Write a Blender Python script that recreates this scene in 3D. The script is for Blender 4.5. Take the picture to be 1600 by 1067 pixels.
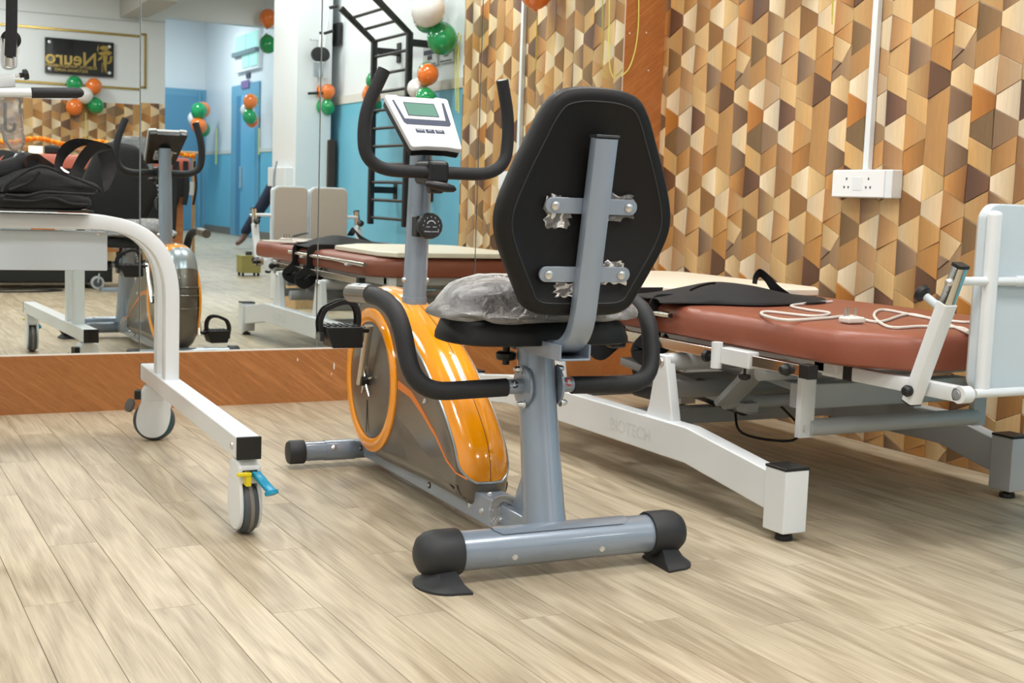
import bpy, bmesh, math, random
from mathutils import Vector, Matrix
random.seed(7)
S = bpy.context.scene
for o in list(bpy.data.objects): bpy.data.objects.remove(o)
COL = S.collection
# ------------------------------------------------------------------ camera
R_ = Vector((0.8841600475840214, -0.46587407947019505, 0.03496215574044955))
U_ = Vector((0.020590687197013662, 0.11362242620632822, 0.9933106099623332))
F_ = Vector((0.46673015100481324, 0.8775256613574248, -0.11005307720476658))
CAM = Vector((0, 0, 0.78)); FPX = 2020.19; MY = 4.567
cd = bpy.data.cameras.new('camera'); cam = bpy.data.objects.new('camera', cd); COL.objects.link(cam)
cam.matrix_world = Matrix(((R_.x, U_.x, -F_.x, CAM.x), (R_.y, U_.y, -F_.y, CAM.y), (R_.z, U_.z, -F_.z, CAM.z), (0, 0, 0, 1)))
cd.sensor_width = 36; cd.lens = 36*FPX/1600; cd.clip_start = 0.02; cd.clip_end = 100
cd.dof.use_dof = True; cd.dof.focus_distance = 2.95; cd.dof.aperture_fstop = 9
S.camera = cam
# ------------------------------------------------------------------ world, lights, exposure
w = bpy.data.worlds.new('world'); S.world = w; w.use_nodes = True
w.node_tree.nodes['Background'].inputs[0].default_value = (0.8, 0.9, 1, 1)
w.node_tree.nodes['Background'].inputs[1].default_value = 0.4
S.view_settings.view_transform = 'Standard'; S.view_settings.look = 'None'
S.view_settings.gamma = 1; S.view_settings.use_curve_mapping = False
S.view_settings.exposure = -0.12
CEIL = 2.86
def area(x, y, z, sx, sy, e, col=(1, .988, .972)):
    l = bpy.data.lights.new('panel_light', 'AREA'); l.shape = 'RECTANGLE'; l.size = sx; l.size_y = sy
    l.energy = e; l.color = col
    o = bpy.data.objects.new('panel_light', l); COL.objects.link(o); o.location = (x, y, z); return o
PANELS = [(-1.2, 3.2), (1.0, 3.2), (2.3, 3.2), (-1.2, 0.9), (1.0, 0.9), (2.3, 0.9), (0.0, -1.8), (2.2, -1.8), (1.2, -3.9), (4.6, -3.0)]
for (x, y) in PANELS: area(x, y, CEIL-0.05, .58, .58, 26)
area(4.6, -8.0, 3.75, .6, .6, 95, (.92, .96, 1)); area(4.6, -12.0, 3.75, .6, .6, 85, (.88, .94, 1))

# ------------------------------------------------------------------ helpers
def srgb(r, g, b):
    f = lambda c: ((c/255)/12.92 if c/255 <= .04045 else (((c/255)+.055)/1.055)**2.4)
    return (f(r), f(g), f(b), 1)
def U(px, py, v=False, **k):
    """point of the room seen at a pixel of the photo, on the plane x=, y= or z=; v: seen in the mirror"""
    d = F_ + R_*((px-800)/FPX) - U_*((py-533.5)/FPX)
    a, val = list(k.items())[0]; i = 'xyz'.index(a)
    if v and a == 'y': val = 2*MY-val
    P = CAM + d*((val-CAM[i])/d[i])
    if v: P.y = 2*MY-P.y
    return P
def V(px, py, **k): return U(px-(22 if px > 752 else 14 if px > 503 else 0), py, True, **k)   # the last two mirror panels are turned a little
class Frame:
    def __init__(s, o, deg):
        s.o = Vector(o); s.M = Matrix.Rotation(math.radians(deg), 3, 'Z'); s.I = s.M.inverted()
    def u(s, px, py, **k):
        d = s.I @ (F_ + R_*((px-800)/FPX) - U_*((py-533.5)/FPX)); o = s.I @ (CAM-s.o)
        a, val = list(k.items())[0]; i = 'xyz'.index(a)
        return o + d*((val-o[i])/d[i])
MATS = {}
def mat(name, col, rough=.5, metal=0, coat=0, noise=0, nscale=8, bump=0, bscale=60, spec=.5, trans=0, alpha=1, emit=None, estr=0):
    if name in MATS: return MATS[name]
    m = bpy.data.materials.new(name); m.use_nodes = True; nt = m.node_tree; b = nt.nodes['Principled BSDF']
    c = srgb(*col) if max(col) > 1 else (*col, 1)
    b.inputs['Base Color'].default_value = c; b.inputs['Roughness'].default_value = rough
    b.inputs['Metallic'].default_value = metal; b.inputs['Coat Weight'].default_value = coat
    b.inputs['Specular IOR Level'].default_value = spec; b.inputs['Transmission Weight'].default_value = trans
    b.inputs['Alpha'].default_value = alpha
    if emit: b.inputs['Emission Color'].default_value = srgb(*emit); b.inputs['Emission Strength'].default_value = estr
    tc = nt.nodes.new('ShaderNodeTexCoord')
    if noise:
        n = nt.nodes.new('ShaderNodeTexNoise'); n.inputs['Scale'].default_value = nscale; n.inputs['Detail'].default_value = 4
        nt.links.new(tc.outputs['Object'], n.inputs['Vector'])
        h = nt.nodes.new('ShaderNodeHueSaturation'); h.inputs['Color'].default_value = c
        mr = nt.nodes.new('ShaderNodeMapRange'); mr.inputs[3].default_value = 1-noise; mr.inputs[4].default_value = 1+noise
        nt.links.new(n.outputs[0], mr.inputs[0]); nt.links.new(mr.outputs[0], h.inputs['Value'])
        nt.links.new(h.outputs[0], b.inputs['Base Color'])
    if bump:
        n2 = nt.nodes.new('ShaderNodeTexNoise'); n2.inputs['Scale'].default_value = bscale; n2.inputs['Detail'].default_value = 3
        nt.links.new(tc.outputs['Object'], n2.inputs['Vector'])
        bp = nt.nodes.new('ShaderNodeBump'); bp.inputs['Strength'].default_value = bump; bp.inputs['Distance'].default_value = .004
        nt.links.new(n2.outputs[0], bp.inputs['Height']); nt.links.new(bp.outputs[0], b.inputs['Normal'])
    MATS[name] = m; return m
def wood(name, dark, light, rot=(0, 0, 0), scale=(1, 1, 1), rough=.4, coat=0, vary=.08, wscale=6, objrand=True, fine=1.0, scale2=None, freq=9, mix=.72):
    if name in MATS: return MATS[name]
    m = bpy.data.materials.new(name); m.use_nodes = True; nt = m.node_tree; N = nt.nodes.new; L = nt.links.new
    b = nt.nodes['Principled BSDF']; b.inputs['Roughness'].default_value = rough; b.inputs['Coat Weight'].default_value = coat
    tc = N('ShaderNodeTexCoord'); mp0 = N('ShaderNodeMapping'); mp0.inputs['Rotation'].default_value = rot
    mp = N('ShaderNodeMapping'); mp.inputs['Scale'].default_value = scale; L(mp0.outputs[0], mp.inputs[0])
    oi = N('ShaderNodeObjectInfo'); mul = N('ShaderNodeVectorMath'); mul.operation = 'SCALE'; mul.inputs['Scale'].default_value = 37.0
    cx = N('ShaderNodeCombineXYZ'); L(oi.outputs['Random'], cx.inputs[0]); L(oi.outputs['Random'], cx.inputs[1]); L(oi.outputs['Random'], cx.inputs[2])
    L(cx.outputs[0], mul.inputs[0]); add = N('ShaderNodeVectorMath'); L(tc.outputs['Object'], add.inputs[0])
    if objrand: L(mul.outputs[0], add.inputs[1])
    L(add.outputs[0], mp0.inputs[0])
    n1 = N('ShaderNodeTexNoise'); n1.inputs['Scale'].default_value = 1.6*wscale; n1.inputs['Detail'].default_value = 2; n1.inputs['Distortion'].default_value = .6
    L(mp.outputs[0], n1.inputs['Vector'])
    mm = N('ShaderNodeMath'); mm.operation = 'MULTIPLY'; mm.inputs[1].default_value = freq; L(n1.outputs[0], mm.inputs[0])
    fr = N('ShaderNodeMath'); fr.operation = 'SINE'; L(mm.outputs[0], fr.inputs[0])
    n2 = N('ShaderNodeTexNoise'); n2.inputs['Scale'].default_value = 14*wscale*fine; n2.inputs['Detail'].default_value = 6; n2.inputs['Roughness'].default_value = .65
    mp2 = N('ShaderNodeMapping'); mp2.inputs['Scale'].default_value = scale2 or scale; L(mp0.outputs[0], mp2.inputs[0]); L(mp2.outputs[0], n2.inputs['Vector'])
    mx = N('ShaderNodeMix'); mx.data_type = 'FLOAT'; mx.inputs[0].default_value = mix
    r0 = N('ShaderNodeMapRange'); r0.inputs[1].default_value = -1; L(fr.outputs[0], r0.inputs[0])
    L(r0.outputs[0], mx.inputs[2]); L(n2.outputs[0], mx.inputs[3])
    cr = N('ShaderNodeValToRGB'); cr.color_ramp.elements[0].position = .25; cr.color_ramp.elements[1].position = .68
    cr.color_ramp.elements[0].color = srgb(*dark); cr.color_ramp.elements[1].color = srgb(*light)
    L(mx.outputs[0], cr.inputs[0])
    h = N('ShaderNodeHueSaturation'); vr = N('ShaderNodeMapRange'); vr.inputs[3].default_value = 1-vary; vr.inputs[4].default_value = 1+vary
    L(oi.outputs['Random'], vr.inputs[0]); L(vr.outputs[0], h.inputs['Value']); L(cr.outputs[0], h.inputs['Color']); L(h.outputs[0], b.inputs['Base Color'])
    bp = N('ShaderNodeBump'); bp.inputs['Strength'].default_value = .06; bp.inputs['Distance'].default_value = .002
    L(n2.outputs[0], bp.inputs['Height']); L(bp.outputs[0], b.inputs['Normal'])
    MATS[name] = m; return m
M = dict(
 white=mat('white_paint', (226, 231, 234), .35, coat=.2, noise=.02),
 cream=mat('cream_board', (233, 226, 208), .4),
 grey=mat('grey_metal_paint', (143, 156, 172), .28, .25, coat=.5, noise=.03),
 greyb=mat('bed_grey_paint', (188, 192, 194), .4, .1, noise=.04),
 orange=mat('orange_gloss', (255, 160, 2), .18, 0, coat=.9),
 gun=mat('gunmetal_plastic', (112, 106, 98), .32, .55, coat=.3, noise=.05),
 dgun=mat('dark_gunmetal', (62, 66, 72), .3, .4, coat=.4),
 silver=mat('silver_trim', (165, 175, 182), .3, .6),
 black=mat('black_plastic', (24, 25, 27), .38),
 foam=mat('black_foam', (27, 29, 33), .62, bump=.15, bscale=300, noise=.08, nscale=12),
 pad=mat('black_pad_shell', (19, 19, 20), .5, bump=.1, bscale=200, spec=.3),
 rubber=mat('grey_rubber', (78, 82, 86), .6, noise=.1, nscale=30),
 drubber=mat('dark_rubber', (40, 42, 45), .55, noise=.1, nscale=20),
 chrome=mat('chrome', (225, 222, 215), .12, 1),
 steel=mat('bolt_steel', (226, 228, 230), .3, 1),
 vinyl=mat('rust_vinyl', (140, 78, 58), .38, bump=.12, bscale=350, noise=.04, nscale=5),
 fabric=mat('black_webbing', (20, 21, 25), .75, bump=.3, bscale=400, noise=.15, nscale=14),
 navy=mat('navy_fabric', (30, 33, 62), .8, bump=.3, bscale=300),
 wall=mat('white_gloss_wall', (226, 231, 234), .3, noise=.01),
 ceil=mat('ceiling_white', (236, 238, 238), .8),
 blue=mat('blue_wall_paint', (112, 184, 210), .3, noise=.04, nscale=3),
 bdoor=mat('blue_door_paint', (104, 158, 186), .4, noise=.04, nscale=3),
 beige=mat('foot_board_vinyl', (184, 176, 164), .45),
 bwhite=mat('foot_board_white', (203, 214, 221), .3, coat=.3),
 gold=mat('gold_metal', (190, 164, 96), .25, 1),
 signb=mat('sign_black_acrylic', (16, 20, 24), .08, coat=1),
 green=mat('balloon_green', (14, 150, 84), .16, coat=.6), orb=mat('balloon_orange', (238, 122, 44), .16, coat=.6), whb=mat('balloon_white', (236, 232, 230), .16, coat=.6),
 ribbon=mat('ribbon_lime', (214, 216, 110), .3),
 cyan=mat('cyan_pedal', (20, 150, 190), .35), yellow=mat('yellow_tab', (235, 215, 30), .4),
 cord=mat('white_cord', (222, 218, 210), .4), lcd=mat('lcd_green', (92, 132, 118), .6, spec=.1),
 brown=mat('dark_brown_leatherette', (58, 44, 38), .5), olive=mat('olive_box', (164, 158, 92), .5),
 marigold=mat('marigold', (245, 175, 20), .7), marigold2=mat('marigold_deep', (240, 130, 10), .7),
 glass=mat('window_glass', (150, 205, 195), .1, emit=(170, 222, 212), estr=.55),
 lamp=mat('lamp_diffuser', (255, 255, 250), .5, emit=(255, 252, 245), estr=4),
 dadob=mat('dado_strip', (214, 212, 205), .4), red=mat('red_sticker', (200, 40, 35), .4), inkw=mat('print_white', (225, 228, 230), .5), inkg=mat('print_grey', (150, 150, 140), .5),
 skin=mat('skin', (120, 84, 66), .5), jeans=mat('dark_jeans', (34, 38, 58), .8), shirt=mat('dark_shirt', (40, 60, 100), .8),
 slate=mat('console_slate', (78, 84, 100), .7, spec=.1), tile=mat('skirting_stone', (120, 110, 96), .4, noise=.1),
)
M['lam'] = wood('laminate_left', (150, 94, 50), (194, 132, 78), rot=(0, math.radians(-36), 0), scale=(.06, 1, 1), rough=.3, wscale=26, vary=.02, objrand=False)
M['lam2'] = wood('laminate_right', (150, 88, 44), (190, 124, 68), rot=(0, math.radians(40), 0), scale=(.06, 1, 1), rough=.3, wscale=26, vary=.02, objrand=False)
M['plank'] = wood('oak_plank', (148, 132, 108), (199, 186, 161), scale=(1.1, .15, 1), scale2=(2.0, .06, 1), rough=.4, coat=.0, wscale=6, vary=.05, freq=26, mix=.80)
M['ply'] = wood('pale_plywood', (176, 140, 96), (224, 196, 150), scale=(1, 1, .15), rough=.5)
M['owood'] = wood('orange_wood', (160, 92, 42), (204, 136, 74), scale=(.2, 1, 1), rough=.4)
mm_ = bpy.data.materials.new('mirror_glass'); mm_.use_nodes = True; b_ = mm_.node_tree.nodes['Principled BSDF']
b_.inputs['Base Color'].default_value = (.87, .93, .92, 1); b_.inputs['Metallic'].default_value = 1; b_.inputs['Roughness'].default_value = 0.0; M['mirror'] = mm_
def plastic_film(name, tint=(.93, .94, .96), face=.22):
    m = bpy.data.materials.new(name); m.use_nodes = True; nt = m.node_tree; N = nt.nodes.new; L = nt.links.new
    out = nt.nodes['Material Output']; nt.nodes.remove(nt.nodes['Principled BSDF'])
    tr = N('ShaderNodeBsdfTransparent'); tr.inputs[0].default_value = (*tint, 1)
    g = N('ShaderNodeBsdfGlossy'); g.inputs['Roughness'].default_value = .09; d = N('ShaderNodeBsdfDiffuse'); d.inputs[0].default_value = (.75, .74, .72, 1)
    mx = N('ShaderNodeMixShader'); mx.inputs[0].default_value = .5; L(g.outputs[0], mx.inputs[1]); L(d.outputs[0], mx.inputs[2])
    lw = N('ShaderNodeLayerWeight'); lw.inputs[0].default_value = .45; a = N('ShaderNodeMath'); a.operation = 'ADD'; a.use_clamp = True; a.inputs[1].default_value = face
    L(lw.outputs['Fresnel'], a.inputs[0]); m2 = N('ShaderNodeMixShader'); L(a.outputs[0], m2.inputs[0]); L(tr.outputs[0], m2.inputs[1]); L(mx.outputs[0], m2.inputs[2]); L(m2.outputs[0], out.inputs[0])
    tc = N('ShaderNodeTexCoord'); n = N('ShaderNodeTexNoise'); n.inputs['Scale'].default_value = 30; n.inputs['Detail'].default_value = 6; n.inputs['Distortion'].default_value = 2.2
    L(tc.outputs['Object'], n.inputs['Vector']); bp = N('ShaderNodeBump'); bp.inputs['Strength'].default_value = .9; bp.inputs['Distance'].default_value = .01
    L(n.outputs[0], bp.inputs['Height'])
    for q in (g, d): L(bp.outputs[0], q.inputs['Normal'])
    return m
M['film3'] = plastic_film('cloudy_film', face=.6)
M['film'] = plastic_film('clear_film', face=.10)
M['film2'] = plastic_film('bag_film', face=.20)

def link(o, parent=None):
    COL.objects.link(o)
    if parent is not None: o.parent = parent
    return o
def mk(name, vs, fs, m, parent=None, smooth=False, bev=0, sub=0, seg=2):
    me = bpy.data.meshes.new(name); me.from_pydata([tuple(v) for v in vs], [], fs); me.validate()
    bm = bmesh.new(); bm.from_mesh(me); bmesh.ops.recalc_face_normals(bm, faces=bm.faces); bm.to_mesh(me); bm.free()
    me.materials.append(m)
    if smooth:
        for p in me.polygons: p.use_smooth = True
        if smooth != 'all': me.set_sharp_from_angle(angle=math.radians(42))
    o = link(bpy.data.objects.new(name, me), parent)
    if bev:
        b = o.modifiers.new('b', 'BEVEL'); b.width = bev; b.segments = seg; b.limit_method = 'ANGLE'; b.angle_limit = math.radians(40)
        for p in me.polygons: p.use_smooth = True
        me.set_sharp_from_angle(angle=math.radians(42)); b.harden_normals = True
    if sub: s = o.modifiers.new('s', 'SUBSURF'); s.levels = sub; s.render_levels = sub
    return o
def boxd(x0, x1, y0, y1, z0, z1):
    return ([(x, y, z) for x in (x0, x1) for y in (y0, y1) for z in (z0, z1)],
            [(0, 1, 3, 2), (4, 6, 7, 5), (0, 4, 5, 1), (2, 3, 7, 6), (0, 2, 6, 4), (1, 5, 7, 3)])
def box(name, x0, x1, y0, y1, z0, z1, m, parent=None, bev=0, **k):
    v, f = boxd(x0, x1, y0, y1, z0, z1); return mk(name, v, f, m, parent, bev=bev, **k)
def join(parts):
    vs, fs = [], []
    for v, f in parts:
        n = len(vs); vs += list(v); fs += [tuple(i+n for i in q) for q in f]
    return vs, fs
def cr(pts, n=8, closed=False):
    P = [Vector(p) for p in pts]; out = []; N = len(P)
    rng = N if closed else N-1
    for i in range(rng):
        p1, p2 = P[i], P[(i+1) % N]
        p0 = P[(i-1) % N] if (closed or i > 0) else p1*2-p2
        p3 = P[(i+2) % N] if (closed or i+2 < N) else p2*2-p1
        for j in range(n):
            t = j/n
            out.append(.5*((2*p1)+(p2-p0)*t+(2*p0-5*p1+4*p2-p3)*t*t+(3*p1-p0-3*p2+p3)*t**3))
    if not closed: out.append(P[-1].copy())
    return out
def rounded(pts, r, n=6):
    """polyline with arcs at its corners"""
    P = [Vector(p) for p in pts]; out = [P[0]]
    for i in range(1, len(P)-1):
        rr = r[i-1] if isinstance(r, (list, tuple)) else r
        a = (P[i-1]-P[i]); b = (P[i+1]-P[i]); ra = min(rr, a.length*.49); rb = min(rr, b.length*.49)
        A = P[i]+a.normalized()*ra; B = P[i]+b.normalized()*rb
        for j in range(n+1):
            t = j/n; out.append(A*(1-t)**2+P[i]*2*t*(1-t)+B*t*t)
    out.append(P[-1]); return out
def sweepd(path, sec, up=(0, 0, 1), caps=True, closed=False, scl=None, twist=None):
    P = [Vector(p) for p in path]; n = len(P); vs = []; fs = []; k = len(sec)
    T = []
    for i in range(n):
        a = P[(i-1) % n] if (closed or i > 0) else P[i]; b = P[(i+1) % n] if (closed or i < n-1) else P[i]
        T.append((b-a).normalized())
    X = Vector(up).cross(T[0])
    if X.length < 1e-3: X = Vector((1, 0, 0)).cross(T[0])
    X.normalize()
    for i in range(n):
        if i: X = (X - T[i]*X.dot(T[i])).normalized()
        Y = T[i].cross(X); s = scl[i] if scl else 1
        for (a, b) in sec: vs.append(P[i]+X*a*s+Y*b*s)
    m = n if closed else n-1
    for i in range(m):
        for j in range(k):
            fs.append((i*k+j, i*k+(j+1) % k, ((i+1) % n)*k+(j+1) % k, ((i+1) % n)*k+j))
    if caps and not closed: fs.append(tuple(range(k-1, -1, -1))); fs.append(tuple((n-1)*k+j for j in range(k)))
    return vs, fs
def circ(r, n=16, r2=None): return [(r*math.cos(2*math.pi*i/n), (r2 or r)*math.sin(2*math.pi*i/n)) for i in range(n)]
def rsec(w, h, c=.004, n=2):
    o = []
    for (sx, sy, a0) in ((1, 1, 0), (-1, 1, 90), (-1, -1, 180), (1, -1, 270)):
        for i in range(n+1):
            a = math.radians(a0+90*i/n); o.append((sx*(w/2-c)+c*math.cos(a), sy*(h/2-c)+c*math.sin(a)))
    return o
def tube(name, path, r, m, parent=None, n=16, r2=None, **k):
    v, f = sweepd(path, circ(r, n, r2), **k); return mk(name, v, f, m, parent, smooth=True)
def cyld(a, b, r, n=16, r2=None):
    """straight cylinder/cone"""
    A, B = Vector(a), Vector(b); r2 = r if r2 is None else r2
    return sweepd([A, B], circ(1, n), scl=[r, r2])
def cyl(name, a, b, r, m, parent=None, n=16, r2=None, bev=0):
    v, f = cyld(a, b, r, n, r2); return mk(name, v, f, m, parent, smooth=True, bev=bev)
def rtube(name, path, w, h, m, parent=None, c=.004, **k):
    v, f = sweepd(path, rsec(w, h, c), **k); return mk(name, v, f, m, parent, smooth=True)
def prismd(pts, axis, a, b):
    def P(u, v, t): return {'x': (t, u, v), 'y': (u, t, v), 'z': (u, v, t)}[axis]
    n = len(pts); vs = [P(u, v, a) for u, v in pts]+[P(u, v, b) for u, v in pts]
    return vs, [tuple(range(n)), tuple(range(2*n-1, n-1, -1))]+[(i, (i+1) % n, n+(i+1) % n, n+i) for i in range(n)]
def prism(name, pts, axis, a, b, m, parent=None, bev=0, **k):
    v, f = prismd(pts, axis, a, b); return mk(name, v, f, m, parent, bev=bev, **k)
def lathed(prof, o=(0, 0, 0), d=(0, 0, 1), n=20):
    o = Vector(o); q = Vector((0, 0, 1)).rotation_difference(Vector(d).normalized()); vs = []; fs = []
    for r, h in prof:
        for j in range(n):
            a = 2*math.pi*j/n; vs.append(o+q @ Vector((r*math.cos(a), r*math.sin(a), h)))
    for i in range(len(prof)-1):
        for j in range(n): fs.append((i*n+j, i*n+(j+1) % n, (i+1)*n+(j+1) % n, (i+1)*n+j))
    fs.append(tuple(range(n))); fs.append(tuple((len(prof)-1)*n+j for j in range(n)))
    return vs, fs
def lathe(name, prof, m, parent=None, o=(0, 0, 0), d=(0, 0, 1), n=20):
    v, f = lathed(prof, o, d, n); return mk(name, v, f, m, parent, smooth=True)
def bolt(name, p, d, r, m, parent, hgt=None):
    h = hgt or r*.8
    return lathe(name, [(r*1.25, 0), (r*1.25, h*.15), (r, h*.2), (r*.95, h*.75), (r*.6, h), (r*.3, h*1.02)], m, parent, p, d, 12)
def rrect(x0, x1, y0, y1, r, n=5):
    o = []
    for (cx, cy, a0) in ((x1-r, y1-r, 0), (x0+r, y1-r, 90), (x0+r, y0+r, 180), (x1-r, y0+r, 270)):
        for i in range(n+1):
            a = math.radians(a0+90*i/n); o.append((cx+r*math.cos(a), cy+r*math.sin(a)))
    return o
def tag(o, label, cat, group=None):
    o['label'] = label; o['category'] = cat
    if group: o['group'] = group
    return o
def empty(name, loc=(0, 0, 0), label='', cat='', group=None, rz=0):
    o = bpy.data.objects.new(name, None); COL.objects.link(o); o.location = loc; o.rotation_euler = (0, 0, rz); o.empty_display_size = .1
    return tag(o, label, cat, group)
def struct(o): o['kind'] = 'structure'; return o
def text(name, s, size, m, parent, mtx, ext=.001, bold=False, sx=1):
    cu = bpy.data.curves.new(name, 'FONT'); cu.body = s; cu.size = size; cu.extrude = ext; cu.align_x = 'CENTER'; cu.align_y = 'CENTER'
    if bold: cu.offset = size*.018
    t = bpy.data.objects.new(name, cu); COL.objects.link(t); bpy.context.view_layer.update()
    me = bpy.data.meshes.new_from_object(t); bpy.data.objects.remove(t); me.materials.clear(); me.materials.append(m)
    o = link(bpy.data.objects.new(name, me), parent); o.matrix_local = mtx @ Matrix.Diagonal((sx, 1, 1, 1)); return o
def basis(o, x, y):
    x = Vector(x).normalized(); y = Vector(y).normalized(); z = x.cross(y)
    return Matrix(((x.x, y.x, z.x, o[0]), (x.y, y.y, z.y, o[1]), (x.z, y.z, z.z, o[2]), (0, 0, 0, 1)))

# ================================================================== ROOM
XR = 3.096; XA = 6.05; YS = -5.0; YC = -14.3
WALL_PANEL_END = 2.60
floor = struct(box('floor', -2.7, 6.3, -14.6, 4.7, -.12, -.003, mat('floor_base', (120, 100, 74), .6)))
struct(box('ceiling', -2.7, 6.3, -5.1, 4.7, CEIL, CEIL+.1, M['ceil']))
struct(box('ceiling', 2.9, 6.3, -14.6, -5.1, 3.85, 3.95, M['ceil']))
wb = struct(box('wall_back', -2.7, XR, MY+.012, MY+.13, 0, CEIL, M['wall']))
wr = struct(box('wall_right', XR, XR+.12, .1, MY+.13, 0, CEIL, M['wall']))
struct(box('wall_left', -2.8, -2.7, -5.1, 4.7, 0, CEIL, M['wall']))
COLX = 2.816
pl = struct(box('wall_pillar', COLX, V(524, 200, y=.62).x, .10, .62, 0, CEIL, M['wall'], bev=.004))
blue_h = 1.375
struct(box('wall_blue', XR-.004, XR+.01, .12, WALL_PANEL_END, 0, blue_h, M['blue']))
struct(box('trim_1', XR-.010, XR, .12, WALL_PANEL_END, blue_h, blue_h+.055, M['dadob']))
struct(box('baseboard_right', XR-.012, XR, .12, WALL_PANEL_END, 0, .09, M['tile']))
# annex wall next to the pillar
struct(box('wall_annex', XR+.12, XA+.1, .1, .2, 0, CEIL, M['wall']))
# sign wall with the opening to the corridor
SX = V(258, 100, y=YS).x; LZ = V(300, 31, y=YS).z
struct(box('wall_front', -2.7, SX, YS-.15, YS, 0, CEIL, M['wall']))
struct(box('wall_front_lintel', SX, XA, YS-.15, YS, LZ, 3.9, M['wall']))
struct(box('wall_side', XA, XA+.12, YC-.2, .2, 1.42, 3.9, M['wall']))
struct(box('wall_side_blue', XA, XA+.12, YC-.2, .2, 0, 1.36, M['blue']))
struct(box('trim_2', XA-.01, XA+.1, YC, .2, 1.36, 1.42, M['dadob']))
struct(box('baseboard_side', XA-.015, XA, YC, .1, 0, .12, M['tile']))
struct(box('wall_corridor', SX-.35, SX-.25, YC-.2, YS-.15, 0, 3.9, M['wall']))
struct(box('wall_end', SX-.3, XA+.1, YC-.2, YC, 0, 3.9, M['wall']))
ez = V(300, 140, y=YC).z; ex = V(320, 180, y=YC).x
dd = struct(box('door_1', SX-.25, ex, YC, YC+.09, 0, ez, M['bdoor'])) 
x2 = V(307, 180, y=YC).x; z2 = V(290, 150, y=YC).z
box('door_leaf', SX-.2, x2, YC+.09, YC+.10, .02, z2, mat('blue_door_leaf', (92, 146, 178), .4), dd)
box('door_jamb', x2, x2+.05, YC+.09, YC+.13, 0, z2+.06, M['bdoor'], dd)
# corridor side door + window
dA, dB = V(363, 260, x=XA).y, V(406, 260, x=XA).y; dz = V(385, 131, x=XA).z
d2 = struct(box('door_2', XA-.03, XA, dA, dB, 0, dz, M['bdoor'], bev=.01))
iA, iB = dA+.38, dB-.15
box('door_leaf', XA-.036, XA-.028, iA, iB, .03, dz-.18, mat('blue_leaf2', (104, 172, 206), .35), d2)
box('door_reveal', XA-.038, XA-.03, iA-.04, iA+.22, .03, dz-.18, mat('blue_reveal', (72, 128, 164), .5), d2)
hz = V(380, 270, x=XA).z
box('door_handle', XA-.08, XA-.036, iA+.28, iA+.34, hz-.25, hz+.1, M['steel'], d2, bev=.01)
tbl = tag(box('door_sign', XA-.05, XA-.03, V(381, 135, x=XA).y, V(393, 135, x=XA).y, V(388, 138, x=XA).z, V(388, 126, x=XA).z, mat('violet_plate', (120, 100, 150), .4)), 'small violet name plate fixed over the corridor door', 'sign')
tag(box('notice_plate', XA-.02, XA, V(386, 117, x=XA).y, V(392, 117, x=XA).y, V(389, 122, x=XA).z, V(389, 114, x=XA).z, M['slate']), 'tiny dark notice above the door name plate', 'sign')
wA, wB = V(373, 80, x=XA).y, V(410, 75, x=XA).y; wz0, wz1 = V(390, 106, x=XA).z, V(390, 54, x=XA).z
wn = struct(box('window_1', XA-.06, XA, wA, wB, wz0-.05, wz1+.05, M['wall']))
hm = wz0+(wz1-wz0)*.45
for (a, b, c, d) in ((wA+.05, (wA+wB)/2-.03, hm+.03, wz1), ((wA+wB)/2+.03, wB-.04, hm+.03, wz1), (wA+.45, (wA+wB)/2+.15, wz0, hm-.04), ((wA+wB)/2+.2, wB-.04, wz0, hm-.04)):
    box('pane', XA-.075, XA-.06, a, b, c, d, M['glass'], wn)
box('window_bar', XA-.12, XA-.05, wA, wB, hm-.04, hm+.03, mat('window_bar_grey', (110, 130, 134), .5), wn)
# ceiling beam on the sign wall
p = V(190, 16, y=-4.6); q = V(262, 13, y=-4.6)
struct(box('trim_3', p.x+.06, q.x-.12, -5, -3.6, p.z, CEIL, mat('beam_grey', (190, 188, 184), .6)))
# gold line frame on the sign wall + gloss panel joint
gf = empty('gold_line_frame', (0, YS, 0), 'thin gold rectangular line frame round the black name board', 'moulding')
gx0, gx1 = 1.05, V(227, 90, y=YS).x; gz0, gz1 = V(100, 128, y=YS).z, V(100, 43, y=YS).z
for (a, b, c, d) in ((gx0, gx1, gz1-.012, gz1+.012), (gx0, gx1, gz0-.012, gz0+.012), (gx0-.012, gx0+.012, gz0-.012, gz1+.012), (gx1-.012, gx1+.012, gz0-.012, gz1+.012)):
    box('gold_strip', a, b, 0, .012, c, d, M['gold'], gf, bev=.002)
struct(box('trim_4', -2.7, SX, YS, YS+.006, V(100, 20, y=YS).z-.004, V(100, 20, y=YS).z+.004, M['greyb']))

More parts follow.
